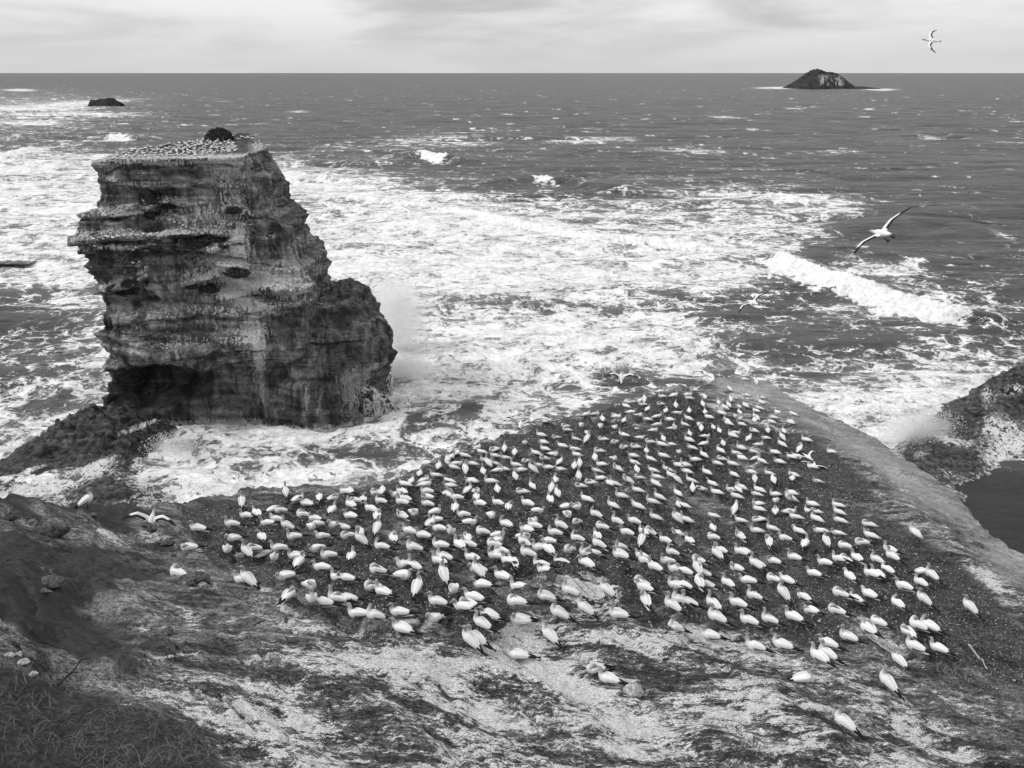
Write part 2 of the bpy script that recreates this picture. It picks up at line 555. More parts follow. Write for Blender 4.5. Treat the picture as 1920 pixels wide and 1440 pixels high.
BIRDS = """
1396.7,710.8,s,180 1417.5,717.5,u,90 1367.5,732.5,s,110 1300,740,t,170 1236.7,743.3,s,0 1398.3,743.3,t,150 1426.7,745.8,t,175 1290,749.2,t,350
1317.5,749.2,s,170 1370,749.2,s,90 1240.8,750.8,s,180 1263.3,752.5,s,30 1207.5,755,u,90 1320.8,755,s,90 1290.8,756.7,t,180 1426.7,756.7,s,120
1369.2,757.5,s,90 1238.3,760.8,t,190 1204.2,761.7,t,190 1346.7,761.7,s,90 1173.3,764.2,s,150 1266.7,765.8,s,90 1316.7,766.7,s,100 1396.7,766.7,s,130
1365,769.2,s,100 1385,769.2,t,100 1423.3,769.2,s,150 1214.2,770,s,60 1183.3,773.3,s,350 1248.3,774.2,s,70 1291.7,775,s,90 1358.3,775.8,s,130
1321.7,776.7,s,100 1416.7,776.7,s,140 1152.5,779.2,t,150 1456.7,780,s,120 1231.7,781.7,s,10 1270,781.7,s,10 1385.8,781.7,s,100 1197.5,782.5,t,330
1115.8,784.2,t,20 1351.7,784.2,s,160 1156.7,786.7,t,330 1328.3,787.5,s,150 1213.3,789.2,s,170 1254.2,789.2,s,170 1416.7,789.2,s,130 1099.2,790,s,40
1290,790,p,170 1378.3,790,t,270 1485.8,790,s,140 1448.3,791.7,s,165 1129.2,792.5,s,90 1361.7,792.5,s,140 1170,793.3,s,60 1387.5,794.2,t,270
1310.8,798.3,t,270 1026.7,800,s,10 1283.3,800,s,160 1413.3,800.8,s,90 1090,801.7,t,280 1232.5,801.7,s,0 1445,803.3,s,175 1125.8,804.2,t,280
1059.2,805,t,200 1264.2,805,s,100 1365,805,s,150 1194.2,805.8,t,270 1389.2,805.8,s,150 1480,805.8,s,140 1336.7,806.7,s,90 1152.5,807.5,t,300
1225,812.5,s,10 1260,813.3,t,350 1314.2,813.3,s,90 1062.5,814.2,t,190 1411.7,815,t,160 1101.7,815.8,t,290 1014.2,816.7,s,160 1166.7,816.7,s,140
1438.3,816.7,t,90 1468.3,816.7,s,110 1347.5,817.5,s,100 1292.5,820,s,100 1378.3,820,s,0 1170.8,821.7,s,150 1041.7,823.3,t,200 1200,823.3,p,330
1243.3,823.3,s,100 1130,824.2,t,180 1321.7,824.2,s,350 1080,825.8,s,170 1372.5,828.3,s,150 1403.3,828.3,p,60 1465,828.3,u,130 1290.8,829.2,s,165
984.2,830,t,280 1018.3,831.7,s,150 1434.2,831.7,s,165 1100.8,835,u,60 1151.7,835.8,t,230 1510,835.8,s,155 1054.2,836.7,s,150 1218.3,836.7,t,190
1320,838.3,s,20 1355,838.3,s,90 1258.3,840,s,190 1422.5,840.8,t,20 895,841.7,s,60 925.8,841.7,t,190 1388.3,841.7,s,160 1190,842.5,t,180
1465,842.5,s,140 1021.7,843.3,s,150 945.8,845,s,90 1240,845,s,165 1078.3,846.7,s,160 1296.7,846.7,s,155 903.3,848.3,s,150 965,850,s,90
1004.2,850,p,160 1038.3,850,t,330 1350,850.8,s,130 1498.3,850.8,p,60 1122.5,851.7,t,180 1168.3,851.7,t,220 1211.7,851.7,s,90 858.3,852.5,s,60
1413.3,854.2,s,160 1380,855.8,s,165 1451.7,855.8,s,160 1272.5,856.7,t,280 928.3,857.5,s,170 1080.8,858.3,s,150 871.7,859.2,s,170 1493.3,860.8,s,160
1318.3,861.7,s,140 1483.3,861.7,s,140 1556.7,861.7,s,165 948.3,862.5,s,190 985,862.5,t,230 1020,863.3,p,200 1186.7,863.3,s,175 1416.7,863.3,p,10
1115,865,s,90 1243.3,865,s,165 1390,865,s,150 846.7,867.5,s,60 1351.7,867.5,t,180 910,868.3,s,190 1049.2,868.3,s,60 1219.2,868.3,s,155
1150,870.8,t,300 1426.7,870.8,s,140 1460,870.8,s,160 839.2,871.7,u,95 1302.5,872.5,s,180 1086.7,873.3,u,90 1189.2,875,s,150 1011.7,875.8,s,200
928.3,876.7,s,165 967.5,876.7,s,160 1126.7,877.5,s,170 1271.7,877.5,s,165 885.8,878.3,s,165 915,878.3,u,120 1283.3,878.3,s,180 1343.3,879.2,s,160
856.7,880,s,20 1371.7,880,s,165 1521.7,880.8,s,140 1027.5,882.5,s,180 1076.7,883.3,s,80 1250.8,884.2,s,175 943.3,885,s,170 871.7,886.7,s,100
1050,886.7,p,200 1225,886.7,s,165 823.3,887.5,s,80 1120,888.3,s,175 1156.7,888.3,p,150 1286.7,888.3,s,165 975.8,889.2,s,190 998.3,890,u,150
1324.2,890,s,140 850.8,890.8,s,165 1406.7,890.8,s,170 1441.7,890.8,s,165 1193.3,891.7,s,100 905.8,892.5,s,100 1486.7,892.5,s,175 873.3,893.3,u,80
1085,895,u,90 1375,895,s,140 1256.7,895.8,s,130 787.5,896.7,s,80 935,898.3,t,0 818.3,900.8,s,175 1125.8,902.5,s,160 1231.7,902.5,s,170
1198.3,903.3,t,185 1414.2,903.3,p,90 842.5,904.2,s,150 1295.8,904.2,s,160 965.8,905,s,100 1449.2,905,p,100 1533.3,905.8,s,185 883.3,906.7,s,150
1040.8,906.7,s,90 1335,906.7,s,135 1268.3,908.3,u,150 1484.2,908.3,p,80 795.8,910,t,30 771.7,910.8,s,80 920,911.7,s,170 1175.8,911.7,p,160
1390,912.5,s,150 1105.8,914.2,t,185 1151.7,915,s,160 760,916.7,s,150 1228.3,916.7,s,130 844.2,917.5,s,180 796.7,918.3,s,10 1141.7,918.3,s,120
997.5,920,s,110 1087.5,920,t,180 1298.3,920,p,100 1313.3,920,t,200 1423.3,920,s,145 1453.3,921.7,s,170 1383.3,922.5,s,110 877.5,923.3,s,60
932.5,923.3,s,90 1370.8,923.3,s,170 890,925,t,350 1034.2,925,u,80 1343.3,925,s,160 1483.3,925.8,s,160 717.5,926.7,s,90 838.3,926.7,t,20
657.5,927.5,s,100 1270,928.3,s,120 755,930,s,140 978.3,930,t,175 1045,930,s,100 1195,930,s,170 1418.3,930,s,160 1235.8,931.7,s,150 536.7,932.5,u,100
801.7,932.5,s,185 706.7,933.3,t,160 650,935,s,150 745,935,p,200 843.3,935,s,130 1164.2,935,s,180 893.3,936.7,s,90 1380,936.7,s,160 1480.8,936.7,p,150
802.5,939.2,p,170 760,940,s,150 1100,941.7,s,140 600.8,943.3,s,90 680,944.2,s,90 858.3,945,s,175 1223.3,945,s,180 558.3,946.7,s,30 624.2,946.7,t,20
1031.7,946.7,s,110 1454.2,946.7,t,270 1482.5,946.7,p,190 1521.7,947.5,s,150 715,948.3,s,160 1570.8,948.3,s,150 801.7,949.2,s,170 454.2,950,u,90
577.5,950,s,150 934.2,950,s,150 1271.7,950,s,100 1420,950,s,170 667.5,951.7,t,180 990,951.7,s,150 1195,951.7,p,150 1148.3,952.5,s,160
1281.7,952.5,s,160 755,953.3,s,160 511.7,955,t,20 1060,955,p,20 900.8,956.7,s,150 1076.7,956.7,t,350 658.3,958.3,s,130 1377.5,958.3,p,80
853.3,960,s,80 695.8,961.7,s,140 1421.7,961.7,s,150 526.7,963.3,t,180 951.7,963.3,s,100 1516.7,963.3,s,140 1480,965,s,0 1528.3,965,t,150
622.5,965.8,s,70 1062.5,965.8,t,300 774.2,966.7,t,300 1116.7,966.7,s,150 1452.5,966.7,t,80 1571.7,966.7,p,150 165,968,u,10 1005,968.3,s,10
1273.3,968.3,s,140 1337.5,968.3,s,165 1228.3,970.8,s,170 568.3,971.7,t,180 815.8,973.3,s,0 1285.8,974.2,s,160 482.5,975,s,120 1267.5,975,u,145
870.8,975.8,s,185 1081.7,975.8,t,215 1189.2,975.8,s,165 463.3,976.7,s,165 659.2,976.7,s,165 1156.7,976.7,s,160 591.7,978.3,s,165 707.5,978.3,p,100
520,979.2,p,185 920,980,t,300 1420,980.8,t,165 998.3,981.7,t,300 755.8,983.3,p,140 1129.2,985,t,165 1388.3,985.8,s,160 1528.3,985.8,s,145
820,986.7,s,190 1573.3,986.7,s,150 595.8,988.3,s,200 643.3,988.3,s,180 1490,988.3,s,160 503.3,989.2,s,165 628.3,989.2,p,200 1218.3,989.2,t,165
677.5,990,p,100 1270,990.8,p,160 1206.7,991.7,s,130 583.3,992.5,t,300 1050.8,992.5,s,165 805,993.3,p,60 1335.8,993.3,s,100 877.5,995,s,10
1626.2,996.2,t,170 436.7,996.7,s,175 950,996.7,s,145 1175.8,996.7,s,160 540,998.3,u,160 708.3,1000,u,70 768.3,1000,s,160 1003.3,1000,s,175
1446.7,1000,s,165 825,1005,s,160 605.8,1005.8,p,200 1416.7,1006.7,s,175 1119.2,1008.3,s,110 1536.7,1008.3,s,150 373.3,1010,s,165 553.3,1010,s,190
989.2,1010,s,150 1495.8,1010,p,140 1040.8,1010.8,s,175 1247.5,1011.7,s,150 1337.5,1011.7,t,180 1569.2,1011.7,s,165 653.3,1012.5,t,190
490.8,1013.3,s,120 905,1013.3,t,175 846.7,1015,p,260 1631.2,1015,s,160 1292.5,1016.7,s,130 1202.5,1017.5,u,70 1387.5,1017.5,p,130 1082.5,1018.3,s,165
931.7,1020,s,5 438.3,1020.8,p,215 979.2,1020.8,t,350 1711.2,1021.2,u,130 737.5,1021.7,p,110 795,1021.7,s,165 677.5,1023.3,u,150 1163.3,1023.3,s,195
1471.7,1023.3,p,170 876.7,1026.7,t,100 524.2,1027.5,s,190 596.7,1027.5,s,200 1030,1027.5,s,180 1121.7,1028.3,p,160 930,1031.7,s,10
1546.7,1031.7,u,110 1615,1032.5,t,180 1442.5,1033.3,p,90 476.7,1034.2,t,190 423.3,1035,t,290 1260.8,1035,s,175 1583.3,1035.8,t,160 1507.5,1036.7,s,60
555.8,1039.2,s,180 716.7,1040,s,160 1351.7,1040,s,155 1396.7,1040,t,160 618.3,1040.8,s,190 828.3,1040.8,s,170 356.7,1041.7,t,190 463.3,1041.7,u,130
981.7,1041.7,s,155 1204.2,1043.3,s,165 514.2,1045,t,270 878.3,1045,s,170 926.7,1045,t,170 1667.5,1045,s,150 1344.2,1046.7,u,130 1388.3,1046.7,s,150
1067.5,1047.5,t,230 777.5,1048.3,s,180 863.3,1048.3,s,130 1162.5,1049.2,s,170 1112.5,1050,s,160 659.2,1053.3,s,80 1013.3,1053.3,s,175
1310,1053.3,t,155 1252.5,1054.2,s,190 1490,1055,s,160 1671.2,1055,s,150 1028.3,1056.7,s,130 560.8,1057.5,s,80 1606.2,1058.8,s,120 940,1060,t,165
1642.5,1060,s,165 1451.7,1061.7,s,160 833.3,1065,s,165 989.2,1065,s,180 1210,1065,s,165 1583.3,1065,t,140 886.7,1066.7,s,150 1099.2,1066.7,u,170
1571.7,1066.7,s,150 932.5,1067.5,s,150 1162.5,1069.2,s,165 605,1070,s,160 824.2,1070,s,140 1111.7,1070,p,200 1421.7,1070,s,150 1546.7,1070,s,160
1053.3,1070.8,s,170 1415,1073.3,u,140 1306.7,1075,u,120 1381.7,1075,p,150 761.7,1076.7,p,190 1726.2,1077.5,s,30 707.5,1078.3,t,175 954.2,1078.3,s,150
1320,1078.3,s,165 776.7,1079.2,s,150 961.7,1080,s,120 1015.8,1080,s,170 1266.7,1082.5,s,165 1662.5,1082.5,s,145 333.3,1083.3,p,150 897.5,1085,p,170
1646.2,1085,s,140 1226.7,1085.8,s,150 1633.8,1087.5,s,140 1745,1087.5,u,150 455,1088.3,s,160 635,1088.3,s,150 1283.3,1088.3,s,165 1526.7,1088.3,s,150
1593.3,1088.3,p,120 538.3,1090,s,185 1099.2,1090,s,150 650,1090.8,s,165 896.7,1091.7,u,130 1476.7,1091.7,p,150 754.2,1095.8,s,330 832.5,1096.7,u,100
1450,1096.7,t,150 943.3,1100,s,150 1403.3,1101.7,s,165 1023.3,1102.5,s,160 466.7,1103.3,u,145 1201.7,1103.3,t,160 1363.3,1103.3,s,130
1725,1103.8,s,150 580,1105.8,t,310 699.2,1107.5,t,190 1266.7,1110,s,165 1281.7,1111.7,s,160 1308.3,1111.7,p,110 1324.2,1111.7,s,160 1693.8,1115,s,150
1632.5,1116.2,p,140 1606.2,1117.5,s,150 906.7,1118.3,s,165 720,1120,s,150 850.8,1120,t,265 782.5,1121.7,u,70 1208.3,1121.7,s,150 1575,1121.7,t,165
651.7,1125,s,185 1506.7,1125,s,140 975.8,1126.7,s,165 1138.3,1126.7,u,150 1066.7,1127.5,s,165 633.3,1128.3,s,170 1466.7,1128.3,u,130
541.7,1131.7,t,60 1413.3,1134.2,s,165 1730,1137.5,u,150 585,1138.3,u,280 606.7,1140,s,170 1336.7,1140,s,140 1682.5,1140,s,130 1273.3,1143.3,s,175
1383.3,1143.3,s,160 1290,1145,s,175 820.8,1146.7,s,165 890,1146.7,s,150 1022.5,1150,s,185 1568.3,1152.5,t,160 1650,1152.5,t,150 1258.3,1153.3,s,150
673.3,1155,s,165 1815,1155,u,145 1631.2,1156.2,t,140 968.3,1158.3,t,180 750.8,1160,s,170 1206.7,1160,p,110 1521.7,1160,t,145 1096.7,1163.3,u,150
880,1166.7,t,160 1488.3,1170,s,150 871.7,1171.7,s,150 1721.2,1172.5,p,160 1745,1172.5,s,150 1441.7,1175,s,170 1048.3,1176.7,u,160 1341.7,1176.7,s,160
817.5,1178.3,p,230 1705,1178.8,t,130 1159.2,1180,s,175 1403.3,1180,s,160 703.3,1181.7,s,190 975,1182.5,s,185 1626.2,1183.8,s,145 916.7,1184.2,s,175
1263.3,1190,s,200 756.7,1196.7,s,160 901.7,1198.3,s,150 1331.7,1200,s,170 1590,1202.5,s,160 1030,1206.7,u,145 1553.3,1210,s,160 1716.2,1211.2,s,155
1762.5,1211.2,s,160 1687.5,1217.5,s,140 1416.7,1220,s,170 1466.7,1220,s,180 890,1223.3,s,150 971.7,1226.7,s,180 881.7,1231.7,u,150 1550,1233.3,s,155
1535,1243.3,s,145 1116.7,1260,t,200 1503.3,1275,s,10 1141.7,1276.7,s,175 1662,1290,u,140 1578,1385,u,150
"""
# ------------------------------------------------------------ headland (terrain)
HP = [  # control points of the near headland: image place and distance along the view axis, read off the size of the birds
    (0, 960, 24.5), (0, 1100, 19.5), (0, 1300, 15.2), (0, 1440, 13.2), (150, 975, 26.5), (285, 990, 28), (120, 1040, 24), (150, 1150, 20.5),
    (300, 1150, 21), (300, 1300, 17.0), (300, 1440, 14.6), (330, 1080, 24.5), (450, 945, 33), (450, 1000, 29), (450, 1090, 23.5), (530, 930, 34.5), (600, 1440, 15.8),
    (600, 1300, 18.0), (520, 1180, 20.6), (700, 1195, 20), (700, 1078, 24), (700, 960, 31), (780, 900, 37), (900, 1440, 16.6), (960, 1300, 19.3), (960, 1180, 21.4),
    (960, 1030, 28), (960, 950, 33), (960, 880, 40), (960, 822, 45), (850, 860, 41), (1100, 785, 49.5), (1160, 1180, 21), (1160, 1023, 29.5), (1160, 960, 34), (1160, 880, 40.5),
    (1160, 800, 48), (1200, 1440, 17.2), (1130, 1280, 20.4), (1400, 1220, 21.8), (1400, 1134, 26), (1400, 1040, 32), (1400, 950, 37.5), (1400, 880, 43), (1400, 815, 49),
    (1400, 745, 58), (1405, 712, 63), (1300, 742, 55), (1500, 765, 58), (1500, 1440, 17.6), (1600, 1390, 18.4), (1600, 1200, 23.0), (1600, 1000, 33), (1600, 900, 41.5),
    (1600, 825, 51), (1700, 1170, 24), (1700, 1020, 32), (1700, 870, 48.5), (1800, 1160, 25.5), (1800, 1000, 36), (1800, 950, 42), (1920, 1050, 35), (1920, 1200, 25),
    (1900, 1440, 18.8), (1920, 1320, 21.6),
]
EP = [(-150, 960, 21), (0, 955, 24.8), (120, 955, 26), (240, 952, 29), (350, 948, 31.5), (450, 930, 34.5), (530, 920, 35.5), (640, 917, 35.5), (720, 912, 36), (780, 892, 38.5), (850, 848, 42.5), (960, 816, 45.8),
      (1100, 778, 50.3), (1190, 752, 53.3), (1250, 741, 55), (1300, 736, 56.5), (1345, 712, 62), (1400, 706, 64), (1440, 720, 62.8), (1500, 757, 59), (1600, 808, 53),
      (1690, 852, 50), (1750, 895, 46), (1800, 935, 43), (1818, 968, 41.3), (1860, 1005, 38.4), (1920, 1040, 36), (2100, 1150, 31)]
hw = unproj(*np.array(HP).T)
ew = unproj(*np.array(EP).T)
allw = np.vstack([hw, ew])
tps_head = TPS(allw[:, :2], allw[:, 2], 0.01)
e_az = np.arctan2(ew[:, 0], ew[:, 1])
e_r = np.hypot(ew[:, 0], ew[:, 1])


def edge_r(az):
    return np.interp(az, e_az, e_r)


def head_base(x, y):
    """smooth surface of the headland including the drop to the sea at its rim"""
    az, r = np.arctan2(x, y), np.hypot(x, y)
    R = edge_r(az)
    xs, ys = x * np.minimum(1, R / r), y * np.minimum(1, R / r)
    z = tps_head(xs, ys)
    d = r - R + 0.25 * fbm(x * 0.6, y * 0.6, 0, 3, 5)
    return z - np.where(d > 0, 0.9 * d + 2.3 * d * smooth(d, 0.0, 2.2), 0.0)


# small forms drawn along lines: (points in the image, height m, half width m)
FORMS = [
    ([(20, 975), (70, 970), (125, 990), (165, 1030), (195, 1090), (235, 1150)], 0.32, 0.8),
    ([(0, 1005), (35, 1020), (40, 1050)], 0.25, 0.6),
    ([(240, 965), (275, 1000), (330, 1035)], 0.15, 0.6),
    ([(30, 1070), (80, 1100), (120, 1135)], 0.30, 0.5),
    ([(0, 1100), (25, 1200), (60, 1270)], 0.25, 0.5),
    ([(130, 1120), (180, 1170), (250, 1205)], -0.30, 0.5),
    ([(340, 1105), (380, 1112), (395, 1118)], 0.18, 0.28),
    ([(250, 1155), (300, 1170), (250, 1175)], 0.14, 0.35),
    ([(215, 1255), (330, 1225), (420, 1222), (560, 1240), (640, 1290), (800, 1400)], 0.28, 0.55),
    ([(110, 1278), (250, 1285), (330, 1320), (400, 1380), (520, 1440)], -0.22, 0.40),
    ([(640, 1195), (760, 1205), (860, 1240), (960, 1290), (1100, 1370)], 0.22, 0.5),
    ([(880, 1200), (1000, 1150), (1080, 1100), (1130, 1090), (1170, 1120), (1185, 1170)], 0.35, 0.6),
    ([(1187, 1095), (1195, 1150), (1200, 1190)], -0.25, 0.3),
    ([(960, 1240), (1100, 1310), (1250, 1390), (1350, 1440)], -0.12, 0.5),
    ([(1170, 1205), (1300, 1240), (1400, 1300), (1560, 1400)], 0.16, 0.5),
    ([(1560, 1180), (1660, 1250), (1780, 1330), (1920, 1420)], 0.22, 0.5),
    ([(1600, 1120), (1700, 1240), (1820, 1340), (1920, 1400)], -0.20, 0.5),
    ([(1480, 790), (1600, 880), (1700, 960), (1790, 1050), (1920, 1130)], 0.35, 1.2),
    ([(1660, 880), (1675, 905), (1685, 925)], -0.25, 0.45),
    ([(1290, 750), (1240, 760), (1190, 775)], 0.1, 0.8),
    ([(640, 1160), (655, 1195)], -0.3, 0.25),
]


def ray_head(px, py, dz=0.0):
    """where the view rays of image points meet the headland (raised by dz)"""
    px, py = np.atleast_1d(np.asarray(px, float)), np.atleast_1d(np.asarray(py, float))
    lo, hi = np.full(px.shape, 7.0), np.full(px.shape, 7.0)
    zc = 8.0
    found = np.zeros(px.shape, bool)
    while zc < 75:
        P = unproj(px, py, np.full(px.shape, zc))
        below = P[:, 2] < head_base(P[:, 0], P[:, 1]) + dz
        new = below & ~found
        hi[new] = zc
        lo[new] = zc - 0.7
        found |= below
        zc += 0.7
    for _ in range(14):
        mid = (lo + hi) / 2
        P = unproj(px, py, mid)
        below = P[:, 2] < head_base(P[:, 0], P[:, 1]) + dz
        hi = np.where(below, mid, hi)
        lo = np.where(below, lo, mid)
    P = unproj(px, py, hi)
    return P, found


FW = []
for pts, h, w in FORMS:
    P, ok = ray_head([p[0] for p in pts], [p[1] for p in pts])
    FW.append((P[ok][:, :2], h, w))
_c, _s = math.cos(math.radians(34)), math.sin(math.radians(34))


def head_z(x, y):
    z = head_base(x, y)
    near = smooth(edge_r(np.arctan2(x, y)) - np.hypot(x, y), -3, 1.5)
    for pts, h, w in FW:
        lo, hi = pts.min(0) - 4 * w, pts.max(0) + 4 * w
        m = (x > lo[0]) & (x < hi[0]) & (y > lo[1]) & (y < hi[1])
        if m.any():
            d = poly_dist(x[m], y[m], pts)[0]
            d = d * (1 + 0.35 * fbm(x[m] * 1.1, y[m] * 1.1, 0, 3, 31))
            z[m] = z[m] + h * np.exp(-(d / w) ** 2)
    # beds of the sandstone run down to the right
    u, v = _c * x - _s * y, _s * x + _c * y
    wv = fbm(x * 0.25, y * 0.25, 0, 3, 3)
    s1 = fbm(u * 0.10, (v + 1.2 * wv) * 0.75, 0, 4, 8, ridged=True)
    s2 = fbm(u * 0.35, (v + 1.2 * wv) * 2.6, 0, 3, 18, ridged=True)
    z = z + 0.16 * s1 + 0.045 * s2 + 0.30 * fbm(x * 0.18, y * 0.18, 0, 3, 2) * near
    tv = (v + 1.0 * wv) * 0.55 + 0.12 * u
    tf = tv - np.floor(tv)
    z = z + 0.16 * (smooth(tf, 0.0, 0.12) - tf) * smooth(fbm(x * 0.3, y * 0.3, 0, 2, 33), -0.3, 0.4)
    cr = fbm(u * 0.22, (v + 1.0 * wv) * 0.9, 0, 3, 88, ridged=True)
    z = z - 0.16 * smooth(cr, 0.62, 0.80) * smooth(fbm(x * .4, y * .4, 0, 2, 89), -.3, .2)
    z = z + 0.075 * fbm(x * 1.5, y * 1.5, 0, 4, 21, ridged=True) + 0.03 * fbm(x * 6, y * 6, 0, 3, 41)
    # rougher peat slope at lower left
    px, py, _ = proj(np.stack([x, y, z], -1))
    lf = smooth(px, 420, 60) * smooth(py, 930, 1000)
    z = z + lf * (0.10 * fbm(x * 1.2, y * 1.2, 0, 4, 61, ridged=True) + 0.16 * fbm(x * 0.55, y * 0.55, 0, 3, 71))
    return np.maximum(z, -3.0)


# birds: image place, pose, heading (0 right, 90 away, 180 left, 270 towards the viewer)
BL = [w.split(',') for w in BIRDS.split()]
bpx = np.array([float(w[0]) for w in BL])
bpy_ = np.array([float(w[1]) for w in BL])
bk = [w[2] for w in BL]
bang = np.array([float(w[3]) for w in BL])
bP, bok = ray_head(bpx, bpy_, 0.17)
bP[:, 2] = head_z(bP[:, 0].copy(), bP[:, 1].copy())

SOIL = [(330, 950), (440, 945), (600, 918), (700, 912), (790, 880), (850, 845), (1000, 805), (1190, 745), (1290, 735), (1330, 765), (1420, 800), (1500, 812), (1560, 850), (1620, 900), (1660, 960),
        (1720, 1010), (1800, 1060), (1900, 1160), (1990, 1260), (1990, 1420), (1900, 1350), (1780, 1275), (1690, 1205), (1620, 1150), (1560, 1215), (1440, 1185), (1330, 1190), (1260, 1185), (1200, 1180), (1180, 1110), (1120, 1080),
        (1050, 1075), (985, 1095), (950, 1170), (880, 1195), (790, 1180), (720, 1192), (660, 1190), (640, 1165), (560, 1165), (500, 1120), (470, 1080), (400, 1060), (370, 1020)]
TURF = [(-100, 1180), (40, 1250), (110, 1285), (230, 1320), (330, 1350), (420, 1440), (470, 1500), (-100, 1500)]
PALE = [(1330, 700), (1440, 710), (1500, 755), (1600, 805), (1690, 850), (1800, 930), (1830, 985), (1940, 1040), (1990, 1110), (1900, 1090), (1840, 1040), (1780, 985), (1700, 950), (1620, 880), (1530, 800), (1440, 745), (1340, 735)]
GUA = [  # image centre, radii, tilt deg, amount
    (1110, 1110, 80, 45, 15, .85), (1000, 1190, 90, 30, 10, .6), (1150, 1200, 120, 30, 15, .6), (1350, 1200, 130, 30, 8, .65), (1250, 1210, 60, 30, 0, .5), (700, 1240, 170, 40, 5, .65), (850, 1290, 200, 60, 30, .5),
    (1000, 1250, 140, 40, 25, .5), (1150, 1320, 220, 50, 28, .4), (500, 1330, 160, 40, 15, .5), (640, 1380, 220, 35, 14, .55), (480, 1400, 120, 20, 14, .55), (900, 1400, 260, 50, 25, .45), (1250, 1400, 240, 45, 28, .45),
    (1500, 1260, 100, 25, 25, .5), (1500, 1380, 260, 45, 30, .45), (1700, 1370, 200, 40, 33, .5), (1640, 1190, 80, 16, 45, .6), (1720, 1240, 80, 14, 35, .45), (1760, 1080, 60, 25, 35, .35), (1850, 1080, 90, 22, 32, .6),
    (1650, 960, 80, 30, 35, .35), (1040, 905, 120, 14, 0, .6), (1350, 790, 110, 26, 8, .55), (1480, 820, 60, 10, 30, .5), (1400, 740, 80, 20, 15, .45), (85, 1065, 30, 14, 40, .8), (110, 1090, 22, 10, 50, .7),
    (470, 950, 60, 12, 0, .35), (300, 1010, 60, 14, 10, .45), (200, 1000, 60, 8, 30, .6), (440, 1060, 70, 18, 10, .45), (540, 1140, 30, 10, 30, .7), (360, 1160, 36, 18, 20, .55), (270, 1180, 30, 6, 10, .5), (340, 1228, 70, 7, -8, .7),
    (600, 1180, 90, 12, 5, .5), (230, 1325, 50, 8, 5, .5), (380, 1030, 30, 10, 0, .4), (1560, 1170, 80, 14, 40, .5), (950, 1075, 60, 20, -15, .5), (1450, 1330, 160, 30, 30, .4),
    (1690, 1180, 40, 10, 30, .4), (1420, 1140, 80, 14, 30, .35), (1300, 1030, 120, 12, 35, .3), (1100, 1010, 140, 14, 10, .2), (1540, 1060, 60, 10, 40, .3), (1300, 940, 100, 8, 10, .3),
]


def region(px, py, poly, soft):
    d = poly_dist(px, py, poly, True)[0]
    s = np.where(in_poly(px, py, poly), d, -d)
    return smooth(s, -soft, soft)


def gauss_sum(px, py, L):
    r = np.zeros(px.shape)
    for cx_, cy_, rx, ry, deg, a in L:
        t = math.radians(deg)
        dx, dy = px - cx_, py - cy_
        u = (dx * math.cos(t) + dy * math.sin(t)) / rx
        v = (-dx * math.sin(t) + dy * math.cos(t)) / ry
        r = 1 - (1 - r) * (1 - a * np.exp(-(u * u + v * v)))
    return r


NR, NC = 980, 980
# rows follow equal steps of the view, so that near and far ground are meshed evenly
dep = np.r_[np.linspace(math.radians(58), math.radians(18.3), NR - 60), np.linspace(math.radians(18.2), math.radians(16), 60)]
azs = np.linspace(-0.80, 0.80, NC)
ztab = []
rr = np.zeros((NR, NC))
# mesh parameter: row -> radius through the local surface height
rk = np.linspace(0, 1, NR)
Re = edge_r(azs)
inner = 7.0
nin = NR - 150
t1 = rk[:nin] / rk[nin - 1]
for j in range(NC):
    rad_in = inner * (Re[j] / inner) ** t1
    rad_out = Re[j] + (np.linspace(0, 1, 151)[1:] ** 1.6) * 20.0
    rr[:, j] = np.r_[rad_in, rad_out]
X = rr * np.sin(azs)[None]
Y = rr * np.cos(azs)[None]
Z = head_z(X, Y)
# nest mounds under the sitting birds
for p, k, ok in zip(bP, bk, bok):
    if not ok:
        continue
    m = (np.abs(X - p[0]) < .7) & (np.abs(Y - p[1]) < .7)
    if m.any():
        d2 = (X[m] - p[0]) ** 2 + (Y[m] - p[1]) ** 2
        q, w_, _z = proj(p)
        if in_poly(q, w_, SOIL):
            Z[m] += 0.17 * np.exp(-(d2 / 0.31 ** 2) ** 2.2) - 0.07 * np.exp(-((np.sqrt(d2) - 0.42) / 0.12) ** 2)
PX, PY, _ = proj(np.stack([X, Y, Z], -1))
SOILN = 30 * fbm(X * 0.45, Y * 0.45, 0, 4, 501) * smooth(PY, 700, 1100) + 10 * fbm(X * 1.6, Y * 1.6, 0, 3, 502)
soilA = region(PX + SOILN, PY + 0.8 * SOILN, SOIL, 14 + 34 * smooth(PX, 1450, 1700))
_u, _v = _c * X - _s * Y, _s * X + _c * Y
soilA = soilA * (1 - 0.62 * smooth(fbm(_u * 0.16, _v * 0.55, 9, 4, 511), 0.10, 0.42)) + 0.12 * soilA * fbm(X * 0.9, Y * 0.9, 3, 3, 512)
_t = fbm(X * 0.9, Y * 0.9, 4, 4, 521)
turfA = region(PX + 60 * _t, PY + 50 * _t, TURF, 40)
turfA = np.maximum(turfA, (0.62 * smooth(PX, 460, 120) + 0.25 * smooth(_t, -0.1, 0.4)) * smooth(PX, 520, 300) * smooth(fbm(X * 0.35, Y * 0.5, 6, 3, 522), -0.45, 0.1))
paleA = region(PX + 34 * fbm(X * .3, Y * .3, 3, 4, 503), PY + 30 * fbm(X * .35, Y * .35, 7, 4, 504), PALE, 26) * (0.85 + 0.5 * fbm(X * 0.5, Y * 0.5, 1, 4, 505))
guaA = gauss_sum(PX, PY, GUA)
rockfloor = region(PX, PY, [(560, 1240), (760, 1200), (960, 1200), (1200, 1200), (1560, 1220), (1980, 1460), (450, 1520), (330, 1350), (210, 1290), (400, 1240)], 40)
